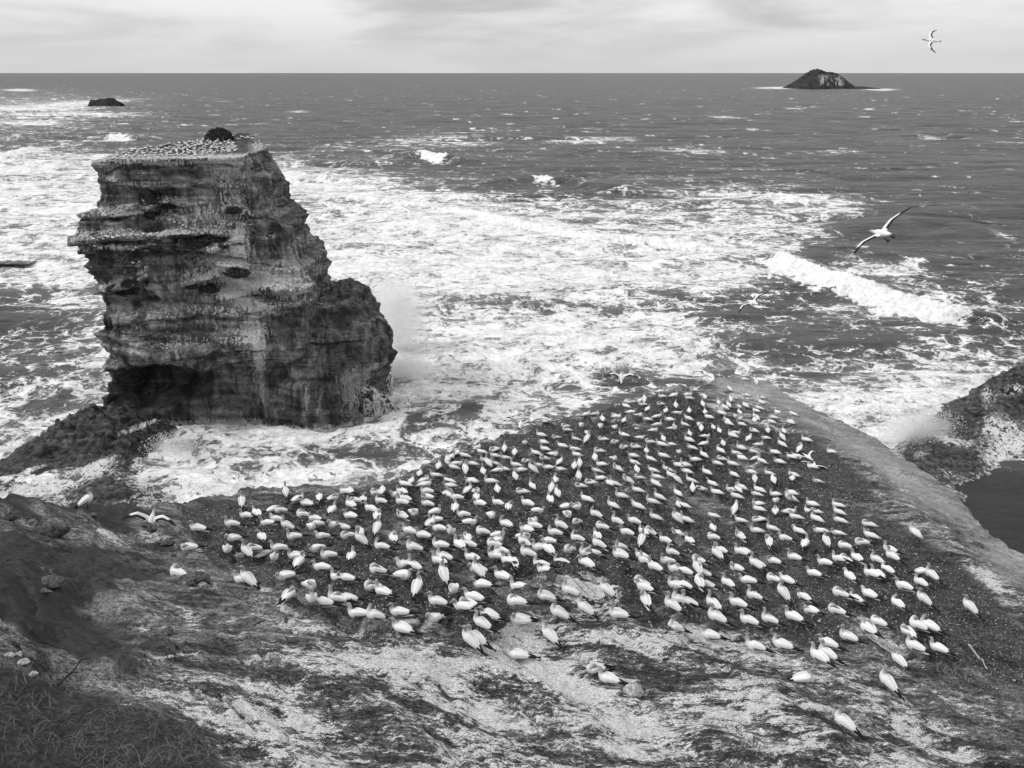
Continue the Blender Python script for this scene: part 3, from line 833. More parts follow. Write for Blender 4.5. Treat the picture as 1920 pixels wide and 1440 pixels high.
guaA = np.maximum(guaA, 0.42 * rockfloor)
guaA = np.maximum(guaA, 0.15 * smooth(PX, 150, 400))
guaA = np.maximum(guaA, 0.30 * smooth(soilA, 0.75, 0.45) * smooth(PX, 700, 900) * smooth(fbm(X * 0.4, Y * 0.4, 5, 3, 513), -0.1, 0.3))
head_me = mesh_np('headland', np.stack([X, Y, Z], -1), grid_faces(NR, NC)[:, ::-1], M_head,
                  dict(soil=soilA, turf=turfA, pale=paleA, guano=guaA))
headland = tag(link('headland', head_me), kind='structure')


def hz(x, y):
    return head_z(np.atleast_1d(np.asarray(x, float)), np.atleast_1d(np.asarray(y, float)))


# ------------------------------------------------------------ sea
pyr = np.r_[np.array([137.12, 137.3, 137.6]), np.arange(138, 220, 0.8), np.arange(220, 420, 0.75), np.arange(420, 1010, 1.25), np.linspace(1012, 1600, 60)]
tx = np.r_[np.linspace(-2.6, -0.99, 90), np.linspace(-0.98, 0.98, 1150), np.linspace(0.99, 2.6, 90)]
dv = unproj(960, pyr, np.ones(len(pyr))) - np.array([0, 0, CAMH])
tl = -CAMH / dv[:, 2]
Yr = dv[:, 1] * tl
Yr[0] = 120000.0
SX = Yr[:, None] * tx[None] * 0.72
SY = np.repeat(Yr[:, None], len(tx), 1)
sp, sq, _ = proj(np.stack([SX, SY, np.zeros_like(SX)], -1))
DX = [0, 120, 240, 360, 480, 600, 720, 840, 960, 1080, 1200, 1320, 1440, 1560, 1680, 1800, 1920]
DY = [137, 160, 190, 230, 270, 310, 350, 390, 430, 470, 510, 550, 590, 630, 670, 710, 750, 800, 850, 900, 950]
DG = [
    [0] * 17,
    [.06, .05, .03, .02] + [.02] * 13,
    [.35, .35, .15, .06, .04] + [.03] * 12,
    [.40, .35, .15, .10, .08, .06] + [.05] * 11,
    [.25, .2, .2, .1, .1, .15, .2, .22, .16, .16, .12, .1, .08, .08, .08, .08, .1],
    [.72, .75, .7, .6, .5, .35, .28, .18, .14, .1, .1, .14, .14, .1, .08, .08, .08],
    [.86, .85, .8, .7, .7, .75, .55, .32, .18, .22, .28, .3, .28, .15, .06, .06, .06],
    [.86, .9, .8, .8, .8, .85, .88, .82, .6, .5, .5, .5, .55, .45, .12, .08, .08],
    [.8, .85, .8, .8, .8, .85, .85, .9, .9, .82, .7, .6, .5, .45, .08, .08, .05],
    [.72, .78, .8, .8, .85, .85, .85, .88, .9, .9, .88, .85, .7, .35, .15, .1, .05],
    [.55, .65, .7, .7, .8, .85, .85, .88, .9, .88, .84, .72, .5, .45, .4, .25, .12],
    [.45, .55, .7, .7, .8, .85, .86, .85, .85, .84, .76, .62, .42, .35, .45, .35, .25],
    [.3, .42, .6, .7, .8, .85, .85, .82, .82, .78, .68, .52, .40, .38, .4, .35, .3],
    [.25, .35, .6, .7, .8, .85, .85, .75, .78, .72, .6, .48, .42, .40, .4, .4, .35],
    [.28, .32, .6, .7, .8, .85, .8, .62, .66, .68, .58, .48, .4, .4, .42, .42, .42],
    [.35, .45, .6, .8, .85, .85, .8, .6, .6, .6, .52, .5, .48, .5, .6, .62, .5],
    [.45, .5, .7, .85, .85, .85, .82, .62, .58, .56, .48, .5, .58, .75, .85, .85, .6],
    [.6, .62, .75, .85, .85, .8, .72, .52, .6, .6, .6, .6, .7, .85, .9, .85, .7],
    [.65, .65, .75, .85, .8, .68, .64, .66, .7, .7, .7, .7, .8, .85, .85, .6, .5],
    [.75, .72, .75, .85, .85, .78, .75, .75, .7, .7, .7, .7, .7, .7, .5, .1, .05],
    [.75, .75, .85, .88, .85, .8, .8, .8, .7, .7, .7, .7, .7, .5, .2, .0, .0],
]
DG = np.array(DG)


def dens(px, py):
    x = np.clip(px, 0, 1919.9) / 120.0
    iy = np.clip(np.searchsorted(DY, py, side='right') - 1, 0, len(DY) - 2)
    DYa = np.array(DY, float)
    ty = np.clip((py - DYa[iy]) / (DYa[iy + 1] - DYa[iy]), 0, 1)
    ix = np.clip(x.astype(int), 0, 15)
    fx = x - ix
    g = DG
    return (g[iy, ix] * (1 - fx) + g[iy, ix + 1] * fx) * (1 - ty) + (g[iy + 1, ix] * (1 - fx) + g[iy + 1, ix + 1] * fx) * ty


DA = [  # extra foam patches (image centre, radii, tilt, amount), negative: clear water
    (1100, 264, 70, 5, -2, .6), (1300, 285, 85, 6, 2, .45), (1170, 262, 30, 4, 0, .3), (220, 265, 22, 4, 2, .95), (40, 290, 60, 6, -10, .8), (60, 231, 60, 4, 0, .6), (130, 196, 120, 5, -4, .7),
    (35, 169, 30, 2.2, 0, .8), (160, 215, 130, 5, 0, .55), (60, 204, 90, 3, 0, .6), (1565, 394, 55, 16, 12, .6), (800, 260, 130, 8, -6, .3), (870, 268, 70, 8, 0, .3), (720, 385, 170, 14, 8, .5), (880, 410, 170, 14, 12, .6),
    (1080, 440, 160, 12, 10, .6), (1290, 460, 150, 9, 4, .7), (950, 215, 10, 1.4, 0, .6), (420, 190, 20, 1.5, 0, .4), (560, 210, 20, 1.5, 0, .5), (1360, 220, 40, 2, 3, .7), (1490, 204, 18, 1.6, 0, .7), (1630, 205, 12, 1.6, 0, .7),
    (1740, 260, 40, 2.5, 0, .5), (1900, 268, 30, 2.5, 3, .6), (1650, 240, 30, 1.5, 0, .4), (1570, 285, 60, 3, 0, .3), (1440, 375, 120, 20, 10, .35), (1880, 440, 60, 10, 35, .35), (1720, 490, 50, 8, -12, .5), (1650, 500, 90, 18, 8, .35),
    (560, 340, 75, 9, -3, .8), (1460, 165, 45, 2.2, 0, .9), (1650, 168, 30, 2, 0, .9), (300, 880, 70, 40, 20, .3), (700, 600, 60, 110, 0, .6), (770, 720, 60, 60, 0, .4), (1780, 760, 90, 60, -20, .7), (1600, 800, 160, 40, 25, .5),
    (1720, 830, 60, 50, 30, .7), (30, 488, 40, 5, 0, .3),
]
DB = [(1165, 712, 50, 16, 0, .55), (1410, 580, 60, 22, 0, .6), (790, 810, 50, 14, -20, .4), (830, 420, 40, 4, 10, .25), (1690, 440, 130, 34, 12, .6), (1490, 545, 60, 26, 25, .5), (1460, 600, 90, 36, 5, .35), (1180, 790, 90, 22, 0, .1), (1460, 660, 110, 30, 0, .3), (1620, 640, 90, 26, 10, .3),
      (80, 600, 110, 30, -4, .35), (1000, 300, 160, 16, 2, .25), (1070, 350, 60, 5, 6, .5), (680, 665, 20, 8, 0, .2), (840, 665, 40, 14, 20, .3), (1530, 700, 60, 14, 0, .3), (60, 385, 70, 6, -10, .4), (1250, 780, 60, 14, -10, .2),
      (620, 300, 80, 8, 0, .35), (700, 620, 16, 6, 0, .1)]
FOAM = dens(sp, sq)
FOAM = 1 - (1 - FOAM) * (1 - gauss_sum(sp, sq, DA))
FOAM = FOAM * (1 - gauss_sum(sp, sq, DB))
FOAM = np.where(FOAM > 0.55, 0.55 + (FOAM - 0.55) * 0.36, FOAM)
jit = fbm(SX / 40, SY / 22, 0, 3, 77)
FOAM = np.clip(FOAM + 0.10 * jit * smooth(FOAM, 0.05, 0.4), 0, 1)
calm = region(sp, sq, [(1760, 885), (1830, 868), (1920, 895), (2100, 930), (2100, 1200), (1800, 1200), (1740, 930)], 18)
FOAM *= 1 - 0.9 * calm
# swell: long-crested waves coming in from the left of the horizon
dist = SY
sw = 0.55 * np.sin((SY * 0.985 - SX * 0.17 + 9 * fbm(SX / 120, SY / 60, 0, 3, 12)) * 2 * math.pi / 34.0)
sw += 0.45 * fbm(SX / 26, SY / 9, 0, 3, 13)
sw += 0.42 * fbm(SX / 8, SY / 3.4, 0, 3, 14, ridged=True) * smooth(dist, 520, 150)
sw += 0.12 * fbm(SX / 1.8, SY / 0.9, 0, 3, 15) * smooth(dist, 220, 110)
hump = fbm(SX / 90, SY / 28, 0, 2, 44)
sw += 1.2 * smooth(hump, 0.15, 0.6) * smooth(dist, 130, 260)
sw *= smooth(dist, 5000, 900)
sw *= (1 - 0.85 * calm)
FOAM += 0.45 * smooth(sw, 1.4, 2.3) * smooth(dist, 160, 260) * smooth(fbm(SX / 30, SY / 8, 0, 3, 19), 0.15, 0.4)
FOAM += 0.35 * smooth(fbm(SX / 14, SY / 9, 0, 4, 23), 0.46, 0.66) * smooth(dist, 230, 320)
FOAM += 0.50 * smooth(fbm(SX / 20, SY / 24, 0, 4, 29), 0.50, 0.62) * smooth(dist, 500, 800) * smooth(dist, 3500, 1500)
BRK = [  # breakers: crest line in the image, height, back and front width (m), foam interval, reach of the foam sheet (m)
    ([(1440, 486), (1462, 492), (1500, 508), (1560, 532), (1650, 560), (1740, 588), (1820, 607), (1880, 622)], 2.3, 7.0, 2.4, (.8, 6.3), 7.5),
    ([(750, 303), (790, 297), (830, 303), (860, 308), (900, 316)], 4.0, 14.0, 4.5, (0.5, 2.9), 11.0),
    ([(925, 352), (960, 343), (1000, 340), (1050, 345), (1120, 352), (1220, 372)], 2.6, 12.0, 4.0, (1.9, 3.3), 10.0),
    ([(520, 343), (600, 342), (660, 350), (700, 348)], 2.6, 10.0, 3.5, (-1, 1.8), 7.0),
    ([(195, 264), (215, 263), (240, 262), (265, 268)], 4.0, 18.0, 6.0, (.3, 2.2), 9.0),
    ([(1590, 440), (1680, 415), (1780, 425), (1850, 450)], 1.9, 13.0, 9.0, (9, 9), 0.0),
    ([(1490, 500), (1560, 470), (1640, 478), (1700, 500)], 1.6, 9.0, 6.0, (9, 9), 0.0),
    ([(600, 372), (720, 378), (860, 400), (960, 425), (1100, 448), (1250, 458), (1380, 470)], 1.1, 8.0, 2.5, (-1, 6.2), 5.0),
    ([(1380, 400), (1440, 372), (1540, 383)], 1.3, 10.0, 5.0, (.5, 2), 4.0),
    ([(0, 300), (60, 285), (130, 292)], 2.2, 14.0, 5.0, (-1, 2), 10.0),
    ([(1650, 265), (1750, 255), (1850, 262)], 3.0, 22.0, 10.0, (9, 9), 0.0),
    ([(1700, 640), (1560, 650), (1480, 610)], 0.9, 6.0, 5.0, (9, 9), 0.0),
    ([(1440, 600), (1360, 595), (1290, 620)], 0.9, 6.0, 5.0, (9, 9), 0.0),
    ([(740, 830), (790, 790), (850, 775), (930, 770)], 0.9, 4.5, 3.5, (9, 9), 0.0),
]
WHT = np.zeros_like(FOAM)
for pts, h, wb, wf, (f0, f1), reach in BRK:
    q = on_z([p[0] for p in pts], [p[1] for p in pts], 0.0)[:, :2]
    lo, hi = q.min(0) - 3.2 * wb, q.max(0) + 3.2 * wb
    m = (SX > lo[0]) & (SX < hi[0]) & (SY > lo[1]) & (SY < hi[1])
    x, y = SX[m], SY[m]
    x2 = x + 1.2 * fbm(x / 8, y / 8, 0, 3, 91)
    y2 = y + 1.2 * fbm(x / 8, y / 8, 5, 3, 92)
    d, t, side = poly_dist(x2, y2, q)
    # side of the camera: nearer than the crest line
    ycr = np.interp(x2, *(np.array(sorted(map(tuple, q))).T))
    front = y2 < ycr
    n = len(q) - 1
    endf = smooth(t, 0, .6) * smooth(n - t, 0, .6)
    prof = np.where(front, np.exp(-(d / wf) ** 2), np.exp(-(d / wb) ** 2))
    sw[m] = sw[m] * (1 - 0.6 * prof * endf) + h * prof * endf
    if reach > 0:
        tn = t + 0.35 * fbm(x / 3, y / 3, 2, 3, 57)
        inn = smooth(tn, f0, f0 + .5) * smooth(f1 - tn, 0, .8)
        rch = reach * (0.55 + 0.45 * smooth(t / n, 0, .5)) * (1 + 0.6 * fbm(x / 2.2, y / 2.2, 0, 4, 55))
        fo = np.where(front, smooth(rch - d, 0, 1.2), smooth(1.3 - d, 0, 1.0)) * inn
        WHT[m] = np.maximum(WHT[m], fo)
        sw[m] += fo * (0.75 * fbm(x / 1.6, y / 1.6, 0, 4, 66, ridged=True) + 0.5 * (np.where(front, 1, 0.3)) * np.clip(1 - d / np.maximum(rch, .5), 0, 1))
    if reach == 0:
        FOAM[m] *= 1 - 0.5 * prof * endf
FOAM = np.clip(np.maximum(FOAM, WHT * np.where(SY > 300, 1.04, 1.5)), 0, 1.5)
sea_me = mesh_np('sea', np.stack([SX, SY, sw], -1), grid_faces(len(pyr), len(tx)), M_sea, dict(foam=FOAM, calm=calm))
tag(link('sea', sea_me), kind='structure')


# ------------------------------------------------------------ low rock shelves at sea level (height fields)
def shelf(name, ctrl, extra, step, label, dent=0.5, foam_pts=(), lam=0.02, clampz=-1.6, seed=0, foam_base=0.0, zs=1.0):
    P = [tuple(on_z(px, py, z * zs if z > 0 else z)) for px, py, z in ctrl] + list(extra)
    P = np.array(P, float)
    f = TPS(P[:, :2], P[:, 2], lam)
    lo, hi = P[:, :2].min(0) - 1, P[:, :2].max(0) + 1
    nx, ny = int((hi[0] - lo[0]) / step), int((hi[1] - lo[1]) / step)
    gx, gy = np.meshgrid(np.linspace(lo[0], hi[0], nx), np.linspace(lo[1], hi[1], ny))
    z = f(gx, gy)
    q = fbm(gx / 5.5, gy / 5.5, seed, 4, 100 + seed, ridged=True)
    dent = dent * (0.22 + 0.78 * smooth(z, 0.3, 3.0))
    z = z + dent * (1.7 * (q - 0.30) + 1.2 * fbm(gx / 1.6, gy / 1.6, 0, 4, 110 + seed, ridged=True))
    # stepped ledges
    s = z / 0.9 + 0.5 * fbm(gx / 6, gy / 6, 0, 3, 120 + seed)
    z = z + dent * 0.55 * (smooth(s - np.floor(s), 0.55, 0.9) - (s - np.floor(s)))
    z = z + 0.22 * fbm(gx / 0.6, gy / 0.5, 0, 3, 130 + seed)
    z = np.maximum(z, clampz)
    px, py, _ = proj(np.stack([gx, gy, z], -1))
    fo = np.full(z.shape, foam_base)
    if len(foam_pts):
        fo = np.maximum(fo, gauss_sum(px, py, foam_pts))
    fo = np.maximum(fo, 0.55 * smooth(z, 0.9, 0.1))
    me = mesh_np(name, np.stack([gx, gy, z], -1), grid_faces(ny, nx), M_wet, dict(foam=fo))
    o = link(name, me)
    return tag(o, label, 'rock')


shelf('rock_shelf', [(1690, 857, 1.2), (1722, 838, 2.0), (1770, 795, 3.2), (1828, 782, 3.4), (1845, 750, 4.2), (1862, 715, 5.0), (1880, 700, 5.5), (1920, 692, 6), (1985, 688, 7), (2040, 690, 7), (1745, 868, 1.5), (1800, 850, 2.0),
                     (1850, 820, 1.8), (1880, 770, 2.8), (1920, 745, 3.0), (1980, 750, 3.5), (1780, 900, .9), (1830, 880, 1.0), (1870, 860, .6), (1760, 930, .4), (1810, 940, .2), (1900, 830, .4), (1960, 820, 1),
                     (1640, 850, -2), (1680, 815, -2.2), (1740, 770, -3), (1800, 752, -3), (1815, 720, -3), (1830, 690, -3), (1860, 665, -3), (1920, 650, -3), (2040, 640, -3), (1850, 925, -.9), (1900, 890, -.9), (1940, 880, -1), (1960, 950, -2), (1880, 1000, -2), (1800, 1010, -2), (1990, 880, -1.0)],
      [], 0.22, 'dark jagged rock shelf awash with foam at the right edge, beyond the headland', 0.75,
      [(1900, 830, 50, 45, 20, .85), (1860, 800, 40, 30, 0, .6), (1905, 730, 40, 20, -10, .6), (1850, 740, 20, 30, 0, .55), (1770, 820, 30, 10, 20, .7), (1730, 850, 30, 12, -20, .5), (1780, 890, 60, 20, 25, .5), (1880, 870, 50, 20, 20, .8), (1800, 830, 40, 16, 10, .5)], seed=1, foam_base=0.12, zs=0.55, lam=0.01)

crest = [(205, 728, 7.5), (150, 752, 5.6), (120, 768, 5.0), (96, 780, 4.0), (60, 812, 3.2), (30, 838, 2.4), (0, 860, 1.9), (-60, 885, 1.5)]
cw_ = [tuple(on_z(*c)) for c in crest]
extra = [(x - 1.2, y + 4.5, z * 0.45) for x, y, z in cw_] + [(x - 2.0, y + 8, -2.0) for x, y, z in cw_] + [(x - 1, y + 12, -2.2) for x, y, z in cw_]
shelf('rock_ridge', crest + [(205, 800, 2.5), (150, 815, 2.2), (100, 832, 1.4), (50, 862, 1.0), (0, 893, .6), (250, 835, .2), (190, 856, -.1), (150, 868, -.1), (100, 880, -.2), (50, 898, -.3), (0, 915, -.4), (-60, 930, -.5), (215, 760, 6.0), (140, 780, 4.6),
                 (300, 790, .6), (290, 820, .9), (260, 850, 1.0), (225, 862, .7), (215, 885, 1.3), (180, 908, 1.2), (165, 925, 1.0), (240, 905, .9), (230, 935, 1.4), (260, 925, .6), (200, 950, 1.2), (320, 800, .2), (335, 840, -.8), (300, 870, -.8), (290, 905, -.9), (320, 950, -1.2),
                 (270, 960, -.5), (130, 905, -.7), (110, 940, -.8), (60, 940, -1), (0, 960, -1.2), (200, 990, -1)],
      extra, 0.20, 'dark rock ridge running left from the foot of the sea stack into the surf', 1.0,
      [(110, 905, 130, 18, -15, .85), (40, 925, 80, 20, -5, .85), (185, 870, 50, 8, -25, .75), (260, 800, 60, 8, -20, .8), (300, 820, 40, 10, 0, .5), (150, 890, 60, 12, -20, .7), (60, 880, 50, 8, -20, .6), (230, 890, 30, 8, 0, .4)], seed=2)

shelf('rock_ledge', [(0, 487, .8), (25, 483, 1.1), (50, 481, .8), (-30, 490, 1), (75, 479, -.6), (0, 500, -.6), (40, 492, -.4), (0, 476, -.8), (40, 473, -.8), (-60, 492, -.6), (-60, 480, -.8), (80, 470, -1), (80, 492, -1)], [], 0.35,
      'low dark rock just breaking the surf left of the sea stack', 0.30, seed=3)


# ------------------------------------------------------------ distant rocks
def islet(name, prof, Ydist, depth, label, seed, jag):
    """prof: list of (image x, image y of the skyline)"""
    pr = np.array(prof, float)
    base = CAMH / Ydist
    zc = Ydist * cP + CAMH * sP
    xs = (pr[:, 0] - 960) / F * zc
    dpt = PHI + np.arctan((pr[:, 1] - 720) / F)
    zs = np.maximum(CAMH - Ydist * np.tan(dpt), -1)
    gx, gy = np.meshgrid(np.linspace(xs[0], xs[-1], 220), np.linspace(-1, 1, 90))
    h = np.interp(gx, xs, zs)
    rid = (1 - np.abs(gy) ** 2.2)
    sc_ = (xs[-1] - xs[0])
    n = fbm(gx / sc_ * 9, gy * 2.2, 0, 5, seed, ridged=True)
    z = h * np.clip(rid, 0, 1) * (1 + jag * n) - 1.5 * (1 - rid) - 0.5
    me = mesh_np(name, np.stack([gx, Ydist + gy * depth, z], -1), grid_faces(90, 220), M_isle)
    o = link(name, me)
    return tag(o, label, 'rock')


isl = islet('islet', [(1476, 167), (1482, 160), (1494, 152), (1502, 146), (1514, 137), (1524, 132.5), (1534, 131.5), (1541, 135), (1550, 136), (1562, 139), (1575, 147), (1584, 154), (1592, 161), (1600, 162.5), (1616, 162), (1618, 165.5), (1624, 163.2), (1638, 164.2), (1645, 167)],
            2880.0, 95.0, 'dark domed islet on the horizon at upper right with pale streaks', 301, 0.16)
rk2 = islet('sea_rock', [(170, 195), (173, 187), (182, 187), (190, 185), (200, 185), (206, 182.5), (214, 184), (220, 188), (227, 191), (230, 195)],
            1350.0, 14.0, 'small black rock standing in foam far off at upper left', 302, 0.15)
# pale guano streaks on the islet, a patch with its own shape
m_, n_ = mat_new('islet_guano')
co_ = n_.n('ShaderNodeTexCoord').outputs['Object']
st_ = n_.noise(n_.mapping(co_, scale=(1, 0.2, 0.12)), 0.16, 5, 0.6)
px_ = n_.n('ShaderNodeSeparateXYZ', {0: co_})
xc = n_.m('SUBTRACT', px_.outputs[0], (1543 - 960) / F * (2880 * cP + CAMH * sP))
win = n_.m('MULTIPLY', n_.ss(n_.m('ABSOLUTE', xc), 18.0, 48.0, 1.0, 0.0), n_.m('MULTIPLY', n_.ss(px_.outputs[2], 6.0, 14.0), n_.ss(px_.outputs[2], 34.0, 44.0, 1.0, 0.0)))
fine_ = n_.noise(co_, 0.05, 6, 0.7)
finish(n_, n_.mix(n_.m('MULTIPLY', win, n_.ss(st_, 0.48, 0.60)), n_.ss(fine_, .3, .7, .012, .05), 0.36), 0.9, fine_, 0.8, 4.0, 0.1)
isl.data.materials[0] = m_
# ------------------------------------------------------------ sea stack
def interp1(tab, v):
    t = np.array(tab, float)
    return np.interp(v, t[:, 0], t[:, 1])


SIL_L = [(270, 185), (290, 178), (297, 175), (310, 180), (335, 190), (352, 196), (372, 192), (390, 176), (402, 163), (418, 165), (432, 155), (445, 143), (455, 146), (470, 154), (490, 160), (510, 165), (530, 170), (545, 172), (565, 177), (590, 182), (612, 182),
         (630, 186), (650, 192), (670, 199), (690, 204), (705, 206), (722, 200), (740, 195), (790, 190)]
SIL_R = [(250, 480), (262, 488), (272, 500), (285, 509), (300, 513), (320, 522), (345, 537), (370, 546), (385, 558), (410, 568), (440, 586), (460, 600), (480, 612), (495, 622), (515, 628), (530, 624), (545, 612), (570, 606), (620, 600), (700, 600), (800, 600)]
FR = [(297, 452), (330, 462), (370, 478), (400, 500), (450, 530), (500, 560), (530, 575), (600, 575), (700, 570), (800, 560)]
YF = [(-2, 111.5), (0, 111.5), (2, 111.8), (9, 111), (11.5, 109.2), (14, 108.6), (17, 109.4), (21, 109.6), (23, 108.8), (25, 108.6), (27, 109.6), (30, 110.6), (33, 110.6), (35, 109.7), (36, 109.8)]
ZT = 35.3
levels = np.linspace(-2.5, ZT, 150)


def row_of(z, Y):
    return 720 + F * np.tan(np.arctan((CAMH - z) / Y) - PHI)


def x_of(px, z, Y):
    return (px - 960) / F * (Y * cP + (CAMH - z) * sP)


rings = []
NS = 160
for z in levels:
    yf = float(interp1(YF, z))
    ys_l, ys_r = yf + 1.5, yf + 17
    XL = x_of(interp1(SIL_L, row_of(z, ys_l)), z, ys_l)
    XR = x_of(interp1(SIL_R, row_of(z, ys_r)), z, ys_r)
    XF = x_of(interp1(FR, row_of(z, yf)), z, yf)
    Wd = XR - XL
    back = 22 + 0.0 * z
    poly = np.array([(XL, yf + 0.6), (XL + .25 * Wd, yf - .5), (XL + .5 * Wd, yf - .3), (XF - .1 * Wd, yf), (XF, yf + 1.2), ((XF + XR) / 2 + .3, yf + 7.5), (XR, yf + 17),
                     (XR - .08 * Wd, yf + back), (XR - .30 * Wd, yf + back + 2), (XL + .42 * Wd, yf + 14), (XL + .14 * Wd, yf + 6.5), (XL + .01 * Wd, yf + 2.2)])
    cl = np.vstack([poly, poly[:1]])
    s = np.r_[0, np.cumsum(np.hypot(*np.diff(cl, axis=0).T))]
    t = np.linspace(0, s[-1], NS, endpoint=False)
    P = np.stack([np.interp(t, s, cl[:, 0]), np.interp(t, s, cl[:, 1])], -1)
    for _ in range(3):
        P = (np.roll(P, 1, 0) + 2 * P + np.roll(P, -1, 0)) / 4
    rings.append(np.c_[P, np.full(NS, z)])
R = np.array(rings)
# the flat top rises gently to the back
tp = smooth(R[..., 2], ZT - 3, ZT)
R[..., 2] += tp * 0.065 * np.clip(R[..., 1] - 110, 0, 40)
_px = proj(R)[0]
R[..., 2] -= tp * 2.4 * smooth(_px, 455, 515) ** 1.5 + tp * 0.5 * smooth(_px, 230, 180)


def closed(Rg):
    nr, ns = Rg.shape[:2]
    V = Rg.reshape(-1, 3)
    Fq = [tuple(f) for f in grid_faces(nr, ns, True)]
    caps = [list(range(ns))[::-1], list(range((nr - 1) * ns, nr * ns))]
    return V, Fq, caps


bm = bmesh.new()


def add_closed(Rg):
    V, Fq, caps = closed(Rg)
    vs = [bm.verts.new(v) for v in V]
    for f in list(Fq) + caps:
        bm.faces.new([vs[i] for i in f])


add_closed(R)
# lower right buttress
LR = [(530, 628), (540, 652), (548, 668), (570, 686), (600, 706), (625, 720), (650, 730), (668, 731), (690, 722), (740, 712), (800, 704)]
lob = []
for z in np.linspace(-2.5, 15.6, 80):
    yf = float(np.interp(z, [-2, 1, 4, 8, 12, 14.5, 16.4], [107.5, 108.8, 110.4, 111.2, 113.5, 115, 117]))
    ym = yf + 8
    XR = x_of(interp1(LR, row_of(z, ym)), z, ym)
    XL = x_of(470, z, yf + 4)
    tt = np.linspace(0, 2 * math.pi, 120, endpoint=False)
    c, s_ = np.cos(tt), np.sin(tt)
    ex = 0.62
    topf = math.sqrt(max(0.02, 1 - (max(0, z - 12.0) / 3.8) ** 2))
    dpt = 10.5 * (0.55 + 0.45 * topf)
    xx = (XL + XR) / 2 + (XR - XL) / 2 * np.sign(c) * np.abs(c) ** ex
    yy = yf + dpt + dpt * np.sign(s_) * np.abs(s_) ** ex
    lob.append(np.stack([xx, yy, np.full(120, z)], -1))
add_closed(np.array(lob))
bmesh.ops.recalc_face_normals(bm, faces=bm.faces)
me0 = bpy.data.meshes.new('sea_stack')
bm.to_mesh(me0)
bm.free()
stack = link('sea_stack', me0)
rm = stack.modifiers.new('remesh', 'REMESH')
rm.mode = 'VOXEL'
rm.voxel_size = 0.155
dg = bpy.context.evaluated_depsgraph_get()
me1 = bpy.data.meshes.new_from_object(stack.evaluated_get(dg))
stack.modifiers.clear()
stack.data = me1
bpy.data.meshes.remove(me0)
nv = len(me1.vertices)
co = np.empty(nv * 3, np.float32)
me1.vertices.foreach_get('co', co)
co = co.reshape(-1, 3).astype(float)
no = np.empty(nv * 3, np.float32)
me1.vertices.foreach_get('normal', no)
no = no.reshape(-1, 3).astype(float)
qx, qy, _ = proj(co)
X_, Y_, Z_ = co.T
hz_ = smooth(np.hypot(no[:, 0], no[:, 1]), 0.25, 0.8)           # only walls get beds
topm = smooth(Z_, ZT - 0.2, ZT + 0.1) * (no[:, 2] > 0.5)
# bedding: sum of ledges of changing reach
warp = 1.3 * fbm(X_ / 14, Y_ / 14, Z_ / 30, 3, 200)
s = Z_ + 0.05 * X_ + warp
disp = np.zeros(nv)
for per, amp, sd_ in ((5.2, 1.15, 210), (2.3, 0.75, 220), (0.95, 0.30, 230), (0.42, 0.10, 235)):
    ph = s / per + 0.35 * vnoise(X_ / 9, Y_ / 9, Z_ / 9, sd_)
    k = np.floor(ph)
    fr = ph - k
    reach = np.clip(0.45 + 1.5 * vnoise(X_ / 6 + 31 * k, Y_ / 6, k * 3.7, sd_ + 1), 0.0, 1.5)
    saw = np.where(fr < 0.82, -0.55 + fr / 0.82 * 1.1, 0.55 - (fr - 0.82) / 0.18 * 1.1)     # overhanging lip, then cut back
    disp += amp * saw * reach
flute = fbm(X_ / 2.6, Y_ / 2.6, Z_ / 12, 4, 240, ridged=True)
disp += 0.55 * (flute - 0.2)
disp += 1.2 * fbm(X_ / 11, Y_ / 11, Z_ / 9, 3, 250) - 0.45
disp += 0.26 * fbm(X_ / 1.1, Y_ / 1.1, Z_ / 0.9, 3, 260, ridged=True)
disp -= 0.8 * smooth(fbm(X_ / 5 + Z_ / 16, Y_ / 5, Z_ / 13, 4, 262, ridged=True), .35, .75)
lower = smooth(Z_, 12.5, 8)
lobm = smooth(qx, 585, 640) * smooth(Z_, 19, 15)
disp *= (1 - 0.45 * np.maximum(lower, lobm))
gul = fbm(X_ / 4.5 + Z_ / 14, Y_ / 4.5, Z_ / 11, 4, 305, ridged=True)
disp += lobm * (1.5 * gul + 1.3 * fbm(X_ / 6, Y_ / 6, Z_ / 5, 3, 306) - 0.6)
disp += 0.7 * lower * (1 - lobm) * (fbm(X_ / 3.4, Y_ / 3.4, Z_ / 9, 4, 307, ridged=True) - .2)
front = smooth(-no[:, 1], 0.0, 0.55)
# ledges of the front face: image line, reach, rise above, fall below (px)
LEDGE = [([(190, 330), (250, 345), (330, 350), (400, 338)], .5, 5, 16), ([(275, 392), (300, 378), (342, 384)], 1.5, 7, 12), ([(160, 408), (200, 402), (285, 395)], 1.7, 10, 10), ([(150, 452), (200, 446), (300, 444), (380, 436), (415, 440)], 2.0, 11, 13),
         ([(150, 468), (215, 470), (280, 462)], 1.1, 7, 12), ([(422, 396), (455, 398)], 1.2, 6, 10), ([(178, 548), (205, 545), (245, 535), (272, 515)], 1.8, 10, 12), ([(340, 535), (380, 522), (430, 512), (462, 515)], 1.5, 10, 22),
         ([(345, 462), (400, 470), (440, 452)], 1.3, 8, 14), ([(430, 555), (480, 545), (560, 540), (625, 515)], 1.2, 14, 22), ([(225, 605), (330, 594), (440, 590), (520, 596)], 1.0, 10, 8), ([(200, 690), (300, 668), (400, 655), (480, 652)], 1.2, 16, 8),
         ([(195, 655), (270, 660), (310, 662)], .8, 12, 8), ([(470, 580), (600, 560), (625, 545)], .9, 12, 14), ([(190, 300), (300, 300), (460, 298)], .5, 8, 6), ([(400, 345), (450, 352), (530, 345)], .6, 6, 12)]
LTOP = np.zeros(nv)
